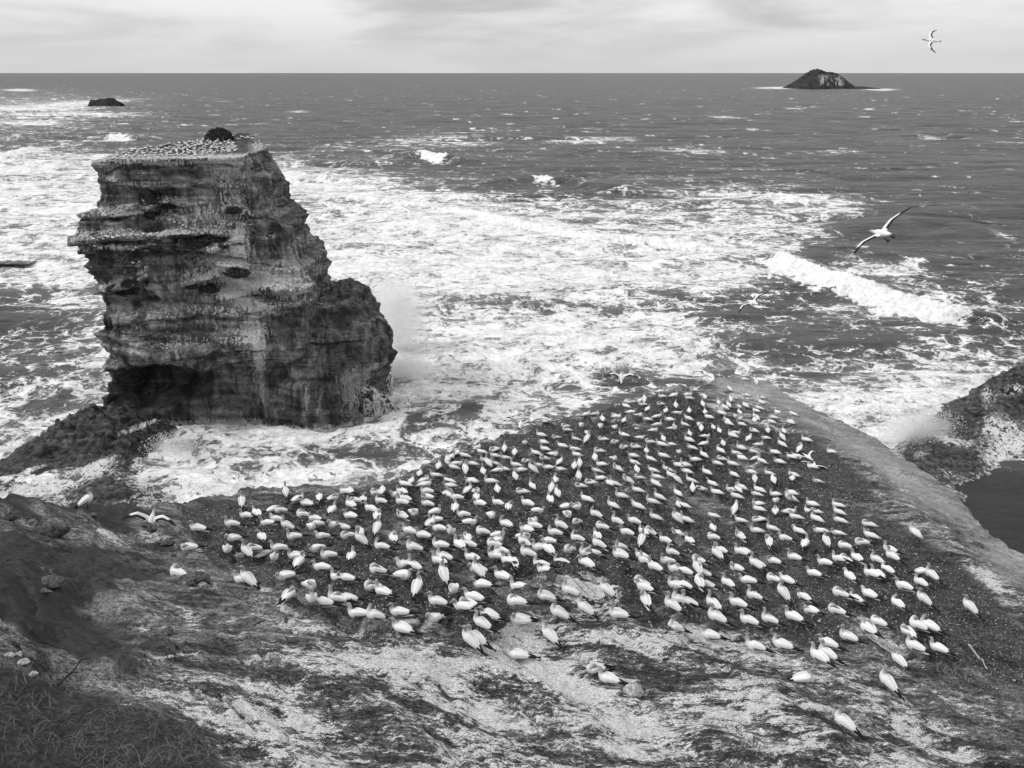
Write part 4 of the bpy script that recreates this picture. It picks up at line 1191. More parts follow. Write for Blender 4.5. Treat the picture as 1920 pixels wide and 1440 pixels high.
for pts, reach, up_, dn in LEDGE:
    pts = np.array(pts, float)
    d, t, sdn = poly_dist(qx, qy, pts)
    below = qy - np.interp(qx, pts[:, 0], pts[:, 1])
    out_ = np.maximum(np.maximum(pts[:, 0].min() - qx, qx - pts[:, 0].max()), 0)
    xf = np.exp(-(out_ / 10.0) ** 2)
    jg = 3.5 * vnoise(X_ / 2.2, Y_ / 2.2, Z_ / 2.2, 271)
    bl = below + jg
    thick = 3 + 0.25 * dn
    e = np.where(bl < 0, np.exp(-(bl / up_) ** 2), np.where(bl < thick, 1.0 - 0.25 * bl / thick, -0.55 * np.exp(-((bl - thick) / (1.3 * dn)) ** 2)))
    disp += reach * e * xf * front * (0.75 + 0.6 * vnoise(X_ / 2.2, Y_ / 2.2, Z_ / 2.2, 270))
    LTOP = np.maximum(LTOP, xf * np.where((bl < 1) & (bl > -1.6 * up_), 1.0, 0.0) * front)
# cave and hollows: image centre, radii, tilt, depth
HOLL = [(285, 730, 90, 38, -8, 6.5), (425, 728, 62, 42, -12, 2.6), (505, 700, 34, 30, -10, 1.2), (520, 735, 40, 40, 0, 1.2), (610, 535, 32, 24, -50, 2.2), (300, 360, 100, 16, 0, .9), (270, 495, 55, 22, 0, 1.0), (370, 480, 25, 30, 0, .9), (470, 365, 45, 22, 0, 1.2), (500, 470, 40, 30, 30, 1.2),
        (310, 425, 90, 14, 0, .7), (250, 580, 70, 16, 0, .5), (505, 410, 50, 20, 40, .8), (560, 600, 60, 22, -5, 1.3), (405, 620, 120, 8, -4, .8), (640, 600, 30, 14, 30, .7)]
for cx_, cy_, rx, ry, dg_, dp in HOLL:
    t = math.radians(dg_)
    dx, dy = qx - cx_, qy - cy_
    u = (dx * math.cos(t) + dy * math.sin(t)) / rx
    v = (-dx * math.sin(t) + dy * math.cos(t)) / ry
    rn = np.sqrt(u * u + v * v) * (1 + 0.13 * fbm(X_ / 3, Y_ / 3, Z_ / 3, 3, 273))
    disp -= dp * np.exp(-rn ** (7 if dp > 2 else 3)) * front
dirh = no.copy()
dirh[:, 2] *= 0.25
dirh /= np.maximum(np.linalg.norm(dirh, axis=1, keepdims=True), 1e-6)
wallw = np.maximum(hz_, lobm)
co2 = co + dirh * (disp * wallw)[:, None]
flat = 1 - wallw
co2[:, 2] += flat * (0.22 * fbm(X_ / 2.5, Y_ / 2.5, 0, 4, 280))
# rim of the top is ragged
me1.vertices.foreach_set('co', co2.astype(np.float32).ravel())
me1.update()
# stains
GW = [(440, 470, 28, 60, 5, .75), (470, 520, 60, 14, -8, .9), (500, 530, 90, 14, -10, .8), (450, 560, 60, 12, 20, .85), (480, 575, 40, 9, 10, .8), (395, 515, 50, 8, -20, .85), (470, 620, 26, 40, 20, .8), (487, 670, 12, 50, 0, .85),
      (490, 740, 8, 30, 10, .55), (370, 400, 60, 26, 0, .45), (420, 330, 20, 40, 0, .5), (450, 380, 26, 40, 0, .4), (240, 400, 60, 5, -4, .8), (280, 440, 130, 4, -2, .6), (210, 463, 60, 5, 6, .7), (220, 530, 45, 6, -14, .8),
      (400, 480, 40, 24, 0, .6), (330, 305, 150, 6, 0, .55), (430, 310, 50, 30, 10, .55), (490, 300, 30, 18, 30, .4), (360, 640, 110, 14, -6, .35), (345, 440, 10, 30, 10, .4), (540, 410, 40, 4, 30, .5), (520, 440, 40, 5, -10, .35),
      (600, 480, 40, 6, 40, .4), (680, 702, 55, 10, -14, .9), (655, 735, 16, 40, 5, .8), (690, 730, 26, 36, 0, .7), (720, 705, 14, 40, 10, .75), (575, 745, 8, 30, 0, .7), (600, 760, 6, 22, 0, .6), (270, 620, 90, 14, -5, .25), (640, 565, 30, 10, 25, .4), (300, 590, 100, 6, -4, .25)]
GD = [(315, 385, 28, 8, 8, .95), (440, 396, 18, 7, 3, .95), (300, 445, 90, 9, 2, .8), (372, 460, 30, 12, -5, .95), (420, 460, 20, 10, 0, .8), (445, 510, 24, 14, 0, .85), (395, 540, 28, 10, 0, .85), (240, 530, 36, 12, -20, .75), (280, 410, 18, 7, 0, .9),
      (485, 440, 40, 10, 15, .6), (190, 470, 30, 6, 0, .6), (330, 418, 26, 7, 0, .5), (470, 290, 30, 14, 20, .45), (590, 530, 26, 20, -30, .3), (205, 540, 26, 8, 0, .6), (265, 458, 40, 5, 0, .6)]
px2, py2, _ = proj(co2)
whi = gauss_sum(px2, py2, GW) * front
whi = np.maximum(whi, 0.36 * LTOP * smooth(Z_, 14, 17))
whi = np.maximum(whi, 0.85 * smooth(Z_ + 0.8 * fbm(X_ / 1.5, Y_ / 1.5, Z_ / 3, 3, 299), 1.3, 0.1))
rimd = smooth(qy, 284, 293) + smooth(qx, 455, 480)
whi = np.maximum(whi, (0.10 + 0.5 * np.clip(rimd, 0, 1)) * flat * smooth(Z_, ZT - 1, ZT) * (no[:, 2] > 0.5))
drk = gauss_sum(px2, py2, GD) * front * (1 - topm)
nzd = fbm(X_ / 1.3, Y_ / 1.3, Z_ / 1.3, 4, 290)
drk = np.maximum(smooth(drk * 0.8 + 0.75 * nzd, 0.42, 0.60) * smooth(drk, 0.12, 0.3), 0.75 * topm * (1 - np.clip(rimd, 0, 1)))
wet = np.maximum(smooth(Z_ + 1.2 * fbm(X_ / 5, Y_ / 5, Z_ / 5, 3, 295), 9.5, 5.5), smooth(Z_ + 1.5 * fbm(X_ / 6, Y_ / 6, Z_ / 6, 3, 296), 17.5, 14) * smooth(px2, 500, 620) * 0.75)
wet = wet * (1 - 0.40 * smooth(px2, 370, 430) * smooth(px2, 640, 560)) * (1 - 0.25 * smooth(qx, 640, 700))
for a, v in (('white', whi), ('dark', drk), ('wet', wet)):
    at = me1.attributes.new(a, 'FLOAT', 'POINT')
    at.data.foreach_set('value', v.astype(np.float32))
me1.polygons.foreach_set('use_smooth', np.ones(len(me1.polygons), bool))
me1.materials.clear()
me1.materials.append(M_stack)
tag(stack, 'tall layered sea stack rising from the surf at left, its flat top covered with gannets', 'sea stack')
tris = BVHTree.FromPolygons([tuple(v) for v in co2], [tuple(p.vertices) for p in me1.polygons])


def ray_stack(px, py):
    d = unproj(px, py, 1.0) - np.array([0, 0, CAMH])
    h = tris.ray_cast(Vector((0, 0, CAMH)), Vector(d).normalized())
    return h[0]


def rock(name, px, py, z, rx, ry, rz_, label, mat, seed, foam=0.0, cat='rock', P=None, yaw=0.0, flat_=0.0, sub=5):
    """a rough boulder: displaced sphere"""
    bm_ = bmesh.new()
    bmesh.ops.create_icosphere(bm_, subdivisions=sub, radius=1.0)
    v = np.array([w.co[:] for w in bm_.verts])
    n = v / np.linalg.norm(v, axis=1, keepdims=True)
    rg_ = np.random.default_rng(seed)
    pl = rg_.normal(size=(15, 3))
    pl /= np.linalg.norm(pl, axis=1, keepdims=True)
    dd = rg_.uniform(0.62, 0.98, 15)
    cosn = n @ pl.T
    rad = np.min(np.where(cosn > 0.15, dd / np.maximum(cosn, 0.15), 9), axis=1)
    v = n * np.minimum(rad, 1.25)[:, None]
    v *= (1 + 0.10 * fbm(*(n.T * 1.6), 3, seed) + 0.15 * fbm(*(n.T * 4), 4, seed + 3, ridged=True))[:, None]
    v *= np.array([rx, ry, rz_])
    for w, q in zip(bm_.verts, v):
        w.co = q
    me = bpy.data.meshes.new(name)
    bm_.to_mesh(me)
    bm_.free()
    me.polygons.foreach_set('use_smooth', np.ones(len(me.polygons), bool))
    at = me.attributes.new('foam', 'FLOAT', 'POINT')
    at.data.foreach_set('value', np.full(len(v), foam, np.float32))
    me.materials.append(mat)
    if P is None:
        P = on_z(px, py, z)
    o = link(name, me, loc=tuple(P))
    o.rotation_euler = (0, 0, yaw)
    return tag(o, label, cat)


rock('boulder', 682, 752, 1.6, 3.6, 2.6, 2.9, 'big block at the right foot of the sea stack with white water pouring off', M_wet, 401, 0.62)
rock('boulder', 505, 784, 0.2, 1.8, 1.3, 1.3, 'small rounded rock veined with running foam under the middle of the sea stack', M_wet, 402, 0.58)
rock('boulder', 612, 790, 0.1, 2.4, 1.6, 1.2, 'low broken rock in the foam just left of the pouring block', M_wet, 403, 0.50)
rock('boulder', 722, 722, 1.5, 1.6, 2.2, 2.0, 'foam-draped rock at the far right tip of the sea stack foot', M_wet, 404, 0.65)


# ------------------------------------------------------------ shrubs on the stack
def shrub(name, c, rx, ry, rz_, label, seed, n=2600, leaf=0.16):
    rg = np.random.default_rng(seed)
    d = rg.normal(size=(n, 3))
    d /= np.linalg.norm(d, axis=1, keepdims=True)
    rad = rg.uniform(0.55, 1.0, n) ** 0.5
    lump = (1 if n > 5000 else 0.8) * (1 + (0.22 if n > 5000 else 0.6) * fbm(*(d.T * 2.2), 3, seed))
    p = d * (rad * lump)[:, None] * np.array([rx, ry, rz_])
    p[:, 2] = np.abs(p[:, 2]) * np.where(p[:, 2] < 0, -0.35, 1.0)
    a = rg.normal(size=(n, 3))
    a /= np.linalg.norm(a, axis=1, keepdims=True)
    b_ = np.cross(a, rg.normal(size=(n, 3)))
    b_ /= np.linalg.norm(b_, axis=1, keepdims=True)
    sz = leaf * rg.uniform(0.6, 1.5, (n, 1))
    V = np.stack([p - a * sz, p - b_ * sz * 0.45, p + a * sz, p + b_ * sz * 0.45], 1).reshape(-1, 3)
    me = mesh_np(name, V, np.arange(4 * n).reshape(-1, 4), M_leaf, smooth_=False)
    o = link(name, me, loc=tuple(c))
    return tag(o, label, 'shrub')


h = ray_stack(408, 266) or Vector(on_z(408, 262, 36))
shrub('shrub', (h.x, h.y + 1.0, h.z - 0.1), 1.95, 1.6, 1.9, 'dark dome-shaped bush standing on the flat top of the sea stack', 501, 9000, 0.15)
for i, (x, y, rx, rz_, lb) in enumerate([
        (313, 388, 1.8, .7, 'dark low shrub on the highest small ledge of the stack face, left of centre'),
        (290, 380, 1.0, .5, 'small dark tuft left beside the highest shrub on the stack face'),
        (438, 397, 1.25, .6, 'round dark shrub hanging from the upper right part of the stack face'),
        (278, 404, 0.9, .6, 'dark shrub at the right end of the pale upper ledge on the stack'),
        (300, 432, 2.2, .6, 'long dark shrub along the broad middle ledge of the stack'),
        (372, 460, 2.1, 1.0, 'thick dark shrub in the middle of the stack face'),
        (410, 452, 1.2, .9, 'dark shrub right of the thick middle shrub on the stack'),
        (446, 512, 1.6, .9, 'grey-dark shrub on the lower white-stained ledge of the stack'),
        (395, 545, 1.5, .7, 'dark shrub just below the whitewashed ledge of the stack'),
        (360, 538, 1.0, .6, 'small dark shrub at the left end of the whitewashed ledge'),
        (235, 548, 1.9, .55, 'dark growth on the slanting ledge near the left edge of the stack')]):
    h = ray_stack(x, y)
    if h:
        shrub('shrub', (h.x, h.y - 0.1, h.z), rx, 0.7, rz_ * 1.1, lb, 510 + i, 1500, 0.15)
# ------------------------------------------------------------ gannets
WHITE, HEADG, BILL, BLK = 0.74, 0.27, 0.25, 0.012


def catmull(P, k):
    P = np.asarray(P, float)
    Q = np.vstack([2 * P[0] - P[1], P, 2 * P[-1] - P[-2]])
    out = []
    for i in range(1, len(Q) - 2):
        for t in np.linspace(0, 1, k, endpoint=False):
            a, b_, c, d = Q[i - 1], Q[i], Q[i + 1], Q[i + 2]
            out.append(0.5 * (2 * b_ + (c - a) * t + (2 * a - 5 * b_ + 4 * c - d) * t * t + (3 * b_ - a - 3 * c + d) * t ** 3))
    out.append(P[-1])
    return np.array(out)


def loft(path, k=3, ns=12, colf=None, up0=(0, 0, 1)):
    """path rows: x y z half-width half-height grey. Returns V, F, G"""
    P = catmull(path, k)
    X3 = P[:, :3]
    T = np.gradient(X3, axis=0)
    T /= np.linalg.norm(T, axis=1, keepdims=True) + 1e-9
    side = np.cross(np.array(up0, float), T[0])
    if np.linalg.norm(side) < 1e-3:
        side = np.array([0, 1, 0.0])
    side /= np.linalg.norm(side)
    V, G = [], []
    a = np.linspace(0, 2 * math.pi, ns, endpoint=False)
    for i in range(len(P)):
        side = side - T[i] * side.dot(T[i])
        side /= np.linalg.norm(side) + 1e-9
        up_ = np.cross(T[i], side)
        w, h_ = max(P[i, 3], .0015), max(P[i, 4], .0015)
        ring = X3[i] + np.outer(np.cos(a) * w, side) + np.outer(np.sin(a) * h_, up_)
        V.append(ring)
        g = np.full(ns, P[i, 5])
        if colf:
            g = colf(i / (len(P) - 1), a, g)
        G.append(g)
    nr = len(V)
    V.append([X3[0]])
    V.append([X3[-1]])
    G.append([P[0, 5]])
    G.append([P[-1, 5]])
    V = np.vstack(V)
    G = np.concatenate(G)
    Fq = [tuple(f) for f in grid_faces(nr, ns, True)]
    Fq += [((j + 1) % ns, j, nr * ns) for j in range(ns)]
    Fq += [((nr - 1) * ns + j, (nr - 1) * ns + (j + 1) % ns, nr * ns + 1) for j in range(ns)]
    return V, Fq, np.clip(G, BLK, WHITE)


def join(parts):
    Vs, Fs, Gs, o = [], [], [], 0
    for V, Fq, G in parts:
        Vs.append(V)
        Gs.append(G)
        Fs += [tuple(i + o for i in f) for f in Fq]
        o += len(V)
    return np.vstack(Vs), Fs, np.concatenate(Gs)


def rotp(path, yaw=0.0, pitch=0.0, piv=(0, 0, 0)):
    P = np.array(path, float)
    q = P[:, :3] - piv
    c, s_ = math.cos(pitch), math.sin(pitch)
    q = np.c_[q[:, 0] * c - q[:, 2] * s_, q[:, 1], q[:, 0] * s_ + q[:, 2] * c]
    c, s_ = math.cos(yaw), math.sin(yaw)
    q = np.c_[q[:, 0] * c - q[:, 1] * s_, q[:, 0] * s_ + q[:, 1] * c, q[:, 2]]
    P[:, :3] = q + piv
    return P


Wt = WHITE
BODY = [(-.43, 0, .105, .016, .006, BLK), (-.37, 0, .108, .026, .012, .10), (-.32, 0, .112, .042, .024, Wt), (-.22, 0, .125, .062, .050, Wt), (-.10, 0, .138, .094, .084, Wt), (.03, 0, .148, .108, .102, Wt), (.13, 0, .165, .098, .102, Wt)]
NECKS = {
    's': [(.195, 0, .205, .078, .080, Wt), (.222, 0, .255, .052, .056, .62), (.222, 0, .305, .040, .043, .42), (.232, 0, .345, .038, .042, HEADG), (.262, 0, .362, .035, .036, HEADG), (.292, 0, .360, .022, .022, HEADG), (.312, 0, .355, .015, .015, BILL), (.395, 0, .340, .004, .004, BILL)],
    's2': [(.20, 0, .195, .078, .078, Wt), (.240, 0, .235, .054, .056, .62), (.250, 0, .275, .041, .044, .42), (.265, 0, .305, .039, .041, HEADG), (.295, 0, .318, .035, .035, HEADG), (.325, 0, .314, .022, .022, HEADG), (.345, 0, .308, .015, .015, BILL), (.425, 0, .285, .004, .004, BILL)],
    's3': [(.185, 0, .210, .076, .080, Wt), (.200, 0, .270, .050, .054, .62), (.192, 0, .335, .038, .040, .42), (.200, 0, .385, .037, .040, HEADG), (.228, 0, .405, .035, .036, HEADG), (.260, 0, .404, .022, .022, HEADG), (.280, 0, .400, .015, .015, BILL), (.362, 0, .392, .004, .004, BILL)],
    't': [(.185, 0, .205, .082, .078, Wt), (.190, .010, .255, .062, .050, .64), (.150, .022, .285, .046, .040, .45), (.100, .030, .285, .042, .038, HEADG), (.055, .028, .275, .038, .034, HEADG), (.01, .02, .258, .022, .020, HEADG), (-.07, .010, .235, .006, .006, BILL)],
    't2': [(.185, 0, .205, .082, .078, Wt), (.195, .02, .245, .060, .048, .64), (.165, .055, .268, .045, .040, .45), (.120, .075, .262, .041, .037, HEADG), (.075, .078, .250, .037, .033, HEADG), (.03, .07, .235, .021, .02, HEADG), (-.04, .05, .215, .006, .006, BILL)],
    'p': [(.190, .0, .215, .078, .080, Wt), (.205, .025, .270, .054, .054, .62), (.180, .065, .315, .042, .042, .42), (.135, .100, .310, .038, .039, HEADG), (.105, .120, .275, .035, .035, HEADG), (.085, .125, .245, .02, .02, HEADG), (.05, .125, .165, .005, .005, BILL)],
    'p2': [(.200, .0, .215, .078, .080, Wt), (.235, .0, .270, .052, .054, .62), (.262, .01, .305, .041, .042, .42), (.290, .02, .290, .038, .038, HEADG), (.298, .025, .255, .034, .034, HEADG), (.29, .025, .23, .02, .02, HEADG), (.255, .02, .155, .005, .005, BILL)],
}


def wing_folded(sd, lift=0.0):
    P = [(.155, sd * .070, .205, .02, .035, Wt), (.10, sd * .100, .192, .030, .070, Wt), (-.02, sd * .098, .172, .030, .078, Wt), (-.15, sd * .074, .158 + lift * .3, .025, .056, Wt), (-.25, sd * .046, .148 + lift * .7, .020, .036, .62), (-.36, sd * .022, .136 + lift, .020, .026, BLK),
         (-.54, sd * -.022, .118 + lift * 1.4, .004, .008, BLK)]

    def cf(t, a, g):
        low = np.sin(a) < (-0.25 if lift < .03 else 0.0)
        return np.where(low & (t > 0.25), BLK * 1.4, np.where(t > 0.64, BLK, g))
    return loft(P, 3, 12, cf)


def feet(z0, x0=0.0):
    parts = []
    for sd in (1, -1):
        parts.append(loft([(x0, sd * .045, z0, .016, .016, BLK), (x0 + .01, sd * .05, z0 * .5, .008, .008, BLK * 2), (x0, sd * .05, .012, .008, .008, BLK * 2)], 2, 6))
        parts.append(loft([(x0 - .02, sd * .05, .008, .010, .005, BLK * 2), (x0 + .03, sd * .052, .008, .028, .005, BLK * 2), (x0 + .085, sd * .055, .005, .042, .004, BLK * 2)], 2, 6))
    return parts


def eye_marks(neck):
    """small dark eye patch and the black line along the bill"""
    P = np.array(neck)
    h_ = P[-4, :3]
    d = P[-2, :3] - P[-4, :3]
    d /= np.linalg.norm(d)
    side = np.cross((0, 0, 1), d)
    side /= np.linalg.norm(side) + 1e-9
    out = []
    for s_ in (1, -1):
        c = h_ + d * 0.016 + side * s_ * P[-4, 3] * 0.86
        out.append(loft([(*(c - d * .007), .004, .006, BLK), (*c, .006, .007, BLK), (*(c + d * .010), .004, .004, BLK)], 1, 6))
    return out


def bird_mesh(name, kind, yaw=0.0, pitch=0.0, raise_=0.0, lift=0.0, legs=False, roll=0.0, lowres=False, puff=1.0):
    neck = rotp(NECKS[kind], yaw if kind[0] == 's' else 0.0, 0, (.20, 0, .2)) if yaw else np.array(NECKS[kind])
    if yaw and kind[0] == 's':
        w = np.clip((np.arange(len(neck)) - 0.5) / 3.0, 0, 1)[:, None]
        neck[:, :3] = np.array(NECKS[kind])[:, :3] * (1 - w) + neck[:, :3] * w
    path = np.vstack([np.array(BODY), neck])
    path[:7, 3:5] *= puff
    path[9:13, 3:5] *= 1.16

    def cf(t, a, g):
        return g
    k, ns = (1, 7) if lowres else (3, 14)
    parts = [loft(path, k, ns)]
    parts += [wing_folded(1, lift), wing_folded(-1, lift)] if not lowres else []
    if lowres:
        for sd in (1, -1):
            parts.append(loft([(.12, sd * .07, .20, .02, .04, Wt), (-.05, sd * .11, .165, .03, .08, Wt), (-.24, sd * .06, .145, .02, .05, .6), (-.48, 0, .12, .005, .008, BLK)], 1, 6,
                              lambda t, a, g: np.where((np.sin(a) < -0.4) | (t > .75), BLK, g)))
    if not lowres:
        parts += eye_marks(neck)
    V, Fq, G = join(parts)
    if pitch:
        c, s_ = math.cos(pitch), math.sin(pitch)
        x, z = V[:, 0].copy(), V[:, 2] - 0.13
        V[:, 0] = x * c - z * s_
        V[:, 2] = x * s_ + z * c + 0.13
    V[:, 0] *= 0.95
    V[:, 2] *= 1.10
    V[:, 2] += raise_
    if legs:
        V2, F2, G2 = join(feet(0.12 + raise_, 0.02))
        V, Fq, G = join([(V, Fq, G), (V2, F2, G2)])
    else:
        V[:, 2] -= 0.035
    return V, Fq, G


def to_mesh(name, VFG, mat=M_bird):
    V, Fq, G = VFG
    me = bpy.data.meshes.new(name)
    me.from_pydata([tuple(v) for v in V], [], [tuple(int(i) for i in f) for f in Fq])
    me.polygons.foreach_set('use_smooth', np.ones(len(me.polygons), bool))
    at = me.attributes.new('grey', 'FLOAT', 'POINT')
    at.data.foreach_set('value', np.asarray(G, np.float32))
    me.materials.append(mat)
    return me


POSES = {
    's': [dict(kind='s'), dict(kind='s', yaw=0.5), dict(kind='s', yaw=-0.6, lift=.03), dict(kind='s2', yaw=0.2), dict(kind='s2', yaw=-0.35, puff=1.06), dict(kind='s3', yaw=0.3, pitch=.10), dict(kind='s3', yaw=-0.9, pitch=.06), dict(kind='s2', yaw=1.3), dict(kind='s', yaw=-1.8, puff=1.05)],
    't': [dict(kind='t', puff=1.06), dict(kind='t2', puff=1.08), dict(kind='t', pitch=.06, lift=.02)],
    'p': [dict(kind='p', puff=1.05), dict(kind='p2'), dict(kind='p', pitch=.25, raise_=.05, lift=.05, legs=True), dict(kind='p2', pitch=.12, lift=.03)],
    'u': [dict(kind='s3', pitch=.42, raise_=.09, legs=True), dict(kind='s3', pitch=.30, raise_=.08, yaw=.6, legs=True), dict(kind='s', pitch=.36, raise_=.09, yaw=-.6, legs=True), dict(kind='s3', pitch=.22, raise_=.08, yaw=-.3, legs=True)],
}
PM = {}
PL = {}
for k, L in POSES.items():
    for i, kw in enumerate(L):
        PM[k, i] = to_mesh('gannet_%s%d' % (k, i), bird_mesh('g', **kw))
        PL[k, i] = bird_mesh('g', lowres=True, **kw)

VERB = {'s': 'sitting', 't': 'sleeping', 'p': 'preening', 'u': 'upright'}


def facing(a):
    a %= 360
    names = ['facing right', 'facing away and right', 'facing away', 'facing away and left', 'facing left', 'facing forward and left', 'facing the viewer', 'facing forward and right']
    return names[int(((a + 22.5) % 360) // 45)]


used = set()


ONES = 'zero one two three four five six seven eight nine ten eleven twelve thirteen fourteen fifteen sixteen seventeen eighteen nineteen'.split()
TENS = 'x x twenty thirty forty fifty sixty seventy eighty ninety'.split()


def words(n):
    return ONES[n] if n < 20 else TENS[n // 10] + ('-' + ONES[n % 10] if n % 10 else '')


def unique(head, px, py):
    """position told in words, as parts of a hundred of the picture's width and height"""
    cands = [(px / 19.2, py / 14.4)] + [(px / 19.2 + a, py / 14.4 + b_) for a, b_ in ((.4, 0), (-.4, 0), (0, .5), (0, -.5), (.5, .5), (-.5, -.5))]
    for x, y in cands:
        s_ = '%s, %s percent across, %s percent down the picture' % (head, words(int(round(x))), words(int(round(y))))
        if s_ not in used:
            used.add(s_)
            return s_
    return s_


idx = [i for i in range(len(BL)) if bok[i]]
dist_b = np.linalg.norm(bP - np.array([0, 0, CAMH]), axis=1)
order = sorted(idx, key=lambda i: dist_b[i])
N_IND = 284
GROUP = 'gannets resting on the headland colony'
rg = np.random.default_rng(5)
farV, farF, farG, fo_ = [], [], [], 0


def add_far(V, Fq, G, P, yaw, sc=1.0, tilt=(0, 0)):
    global fo_
    c, s_ = math.cos(yaw), math.sin(yaw)
    W_ = np.c_[V[:, 0] * c - V[:, 1] * s_, V[:, 0] * s_ + V[:, 1] * c, V[:, 2]] * sc
    W_[:, 2] += W_[:, 0] * tilt[0] + W_[:, 1] * tilt[1]
    farV.append(W_ + np.array(P))
    farF.extend([tuple(i + fo_ for i in f) for f in Fq])
    farG.append(G)
    fo_ += len(V)


for rank, i in enumerate(order):
    k = bk[i]
    v = int(rg.integers(len(POSES[k])))
    x, y, z = bP[i]
    e = 0.25
    zz = hz([x - e, x + e, x, x], [y, y, y - e, y + e])
    tx_, ty_ = (zz[1] - zz[0]) / (2 * e), (zz[3] - zz[2]) / (2 * e)
    tx_, ty_ = np.clip([tx_, ty_], -.5, .5) * (0.55 if k != 'u' else 0.1)
    zo = z + (0.125 if in_poly(bpx[i], bpy_[i] + 6, SOIL) else 0.0)
    # heading as seen: correct for the ray direction
    yaw = math.radians(bang[i]) - math.atan2(x, y) * 0.6 + rg.normal() * 0.08
    sc = rg.uniform(0.92, 1.04)
    if rank < N_IND:
        lab = unique(VERB[k] + ' gannet ' + facing(bang[i]), bpx[i], bpy_[i])
        o = link('gannet', PM[k, v], loc=(x, y, zo))
        n_ = Vector((-tx_, -ty_, 1)).normalized()
        q = Vector((0, 0, 1)).rotation_difference(n_)
        o.rotation_mode = 'QUATERNION'
        o.rotation_quaternion = q @ Matrix.Rotation(yaw, 3, 'Z').to_quaternion()
        mir = -1 if rg.random() < 0.5 else 1
        o.scale = (sc, sc * mir, sc)
        tag(o, lab, 'gannet', GROUP)
    else:
        V, Fq, G = PL[k, v]
        add_far(V, Fq, G, (x, y, zo), yaw, sc, (tx_, ty_))

# the crowd on the flat top of the stack and its ledges
TOPP = [(196, 293), (215, 286), (262, 270), (312, 256), (370, 249), (400, 250), (430, 262), (440, 272), (445, 284), (390, 292), (300, 294), (230, 296)]
cnt = 0
acc = []
tries = 0
while cnt < 235 and tries < 9000:
    tries += 1
    a = (rg.uniform(192, 450), rg.uniform(247, 297))
    if not in_poly(a[0], a[1], TOPP):
        continue
    h = ray_stack(*a)
    if h is None or h.z < ZT - 0.8:
        continue
    if any((h.x - q.x) ** 2 + (h.y - q.y) ** 2 < 0.50 for q in acc):
        continue
    acc.append(h)
    k = 's' if rg.random() < .72 else ('t' if rg.random() < .6 else 'u')
    v = int(rg.integers(len(POSES[k])))
    V, Fq, G = PL[k, v]
    add_far(V, Fq, G, (h.x, h.y, h.z), rg.uniform(0, 6.28), 1.02)
    cnt += 1
for (x, y) in [(448, 262), (454, 258), (460, 260), (466, 259), (474, 261), (436, 256), (202, 463), (212, 465), (250, 470), (196, 449), (203, 445), (212, 447), (222, 444), (235, 443), (247, 441), (258, 442), (270, 440), (283, 441), (296, 439), (180, 462), (190, 466), (225, 466), (238, 464), (256, 466),
               (262, 492), (251, 494), (235, 512), (320, 414), (328, 418), (338, 420), (344, 424), (378, 382), (176, 449), (186, 451), (310, 380), (270, 378), (250, 386)]:
    h = ray_stack(x, y)
    if h:
        V, Fq, G = PL['s', int(rg.integers(9))]
        add_far(V, Fq, G, (h.x, h.y - .15, h.z), rg.uniform(0, 6.28), 1.0)
far = link('distant_gannets', to_mesh('distant_gannets', (np.vstack(farV), farF, np.concatenate(farG))))
tag(far, 'distant white gannets massed on the far slope of the headland and on the sea stack', 'gannets', kind='stuff')


# ------------------------------------------------------------ gannets on the wing
def wing_open(sd, dih, sweep, bend, twist=0.0, fold=1.0):
    """open wing as a thin cambered blade; dih = rise of inner wing, bend = fall of the hand"""
    n, m_ = 22, 7
    sp_ = np.linspace(0, 1, n)
    L = 0.88 * fold
    y = 0.055 + sp_ * L
    el_ = 0.46
    zc_ = np.where(sp_ < el_, sp_ * L * math.sin(dih), el_ * L * math.sin(dih) + (sp_ - el_) * L * math.sin(dih - bend))
    yc = np.where(sp_ < el_, 0.055 + sp_ * L * math.cos(dih), 0.055 + el_ * L * math.cos(dih) + (sp_ - el_) * L * math.cos(dih - bend))
    xl = np.interp(sp_, [0, .25, .46, .75, 1], [.10, .15, .17, .07 - sweep * .3, -.10 - sweep])
    ch = np.interp(sp_, [0, .25, .46, .75, .93, 1], [.20, .17, .15, .11, .06, .012])
    V, G = [], []
    for i in range(n):
        for j in range(m_):
            u = j / (m_ - 1)
            x = xl[i] - ch[i] * u
            cam_ = .022 * math.sin(math.pi * min(1, u * 1.1)) * (ch[i] / .2)
            V.append((x, sd * yc[i], zc_[i] + cam_ - twist * u * ch[i]))
            blk = (sp_[i] > .62 + .12 * (1 - u)) or (u > .66 and sp_[i] > .10)
            G.append(BLK if blk else Wt)
    top = np.array(V)
    th = np.array([[.010 * math.sin(math.pi * (j / (m_ - 1)) ** .5) + .001 for j in range(m_)] for i in range(n)]).ravel()
    bot = top.copy()
    bot[:, 2] -= th * 1.6 + .001
    Fq = [tuple(f) for f in grid_faces(n, m_)]
    F2 = [tuple(i + n * m_ for i in f)[::-1] for f in Fq]
    ed = []
    rim = [i * m_ for i in range(n)] + [(n - 1) * m_ + j for j in range(1, m_)] + [i * m_ + m_ - 1 for i in range(n - 2, -1, -1)] + [j for j in range(m_ - 2, 0, -1)]
    for a_, b_ in zip(rim, rim[1:] + rim[:1]):
        ed.append((a_, b_, b_ + n * m_, a_ + n * m_))
    return np.vstack([top, bot]), Fq + F2 + ed, np.r_[G, G]


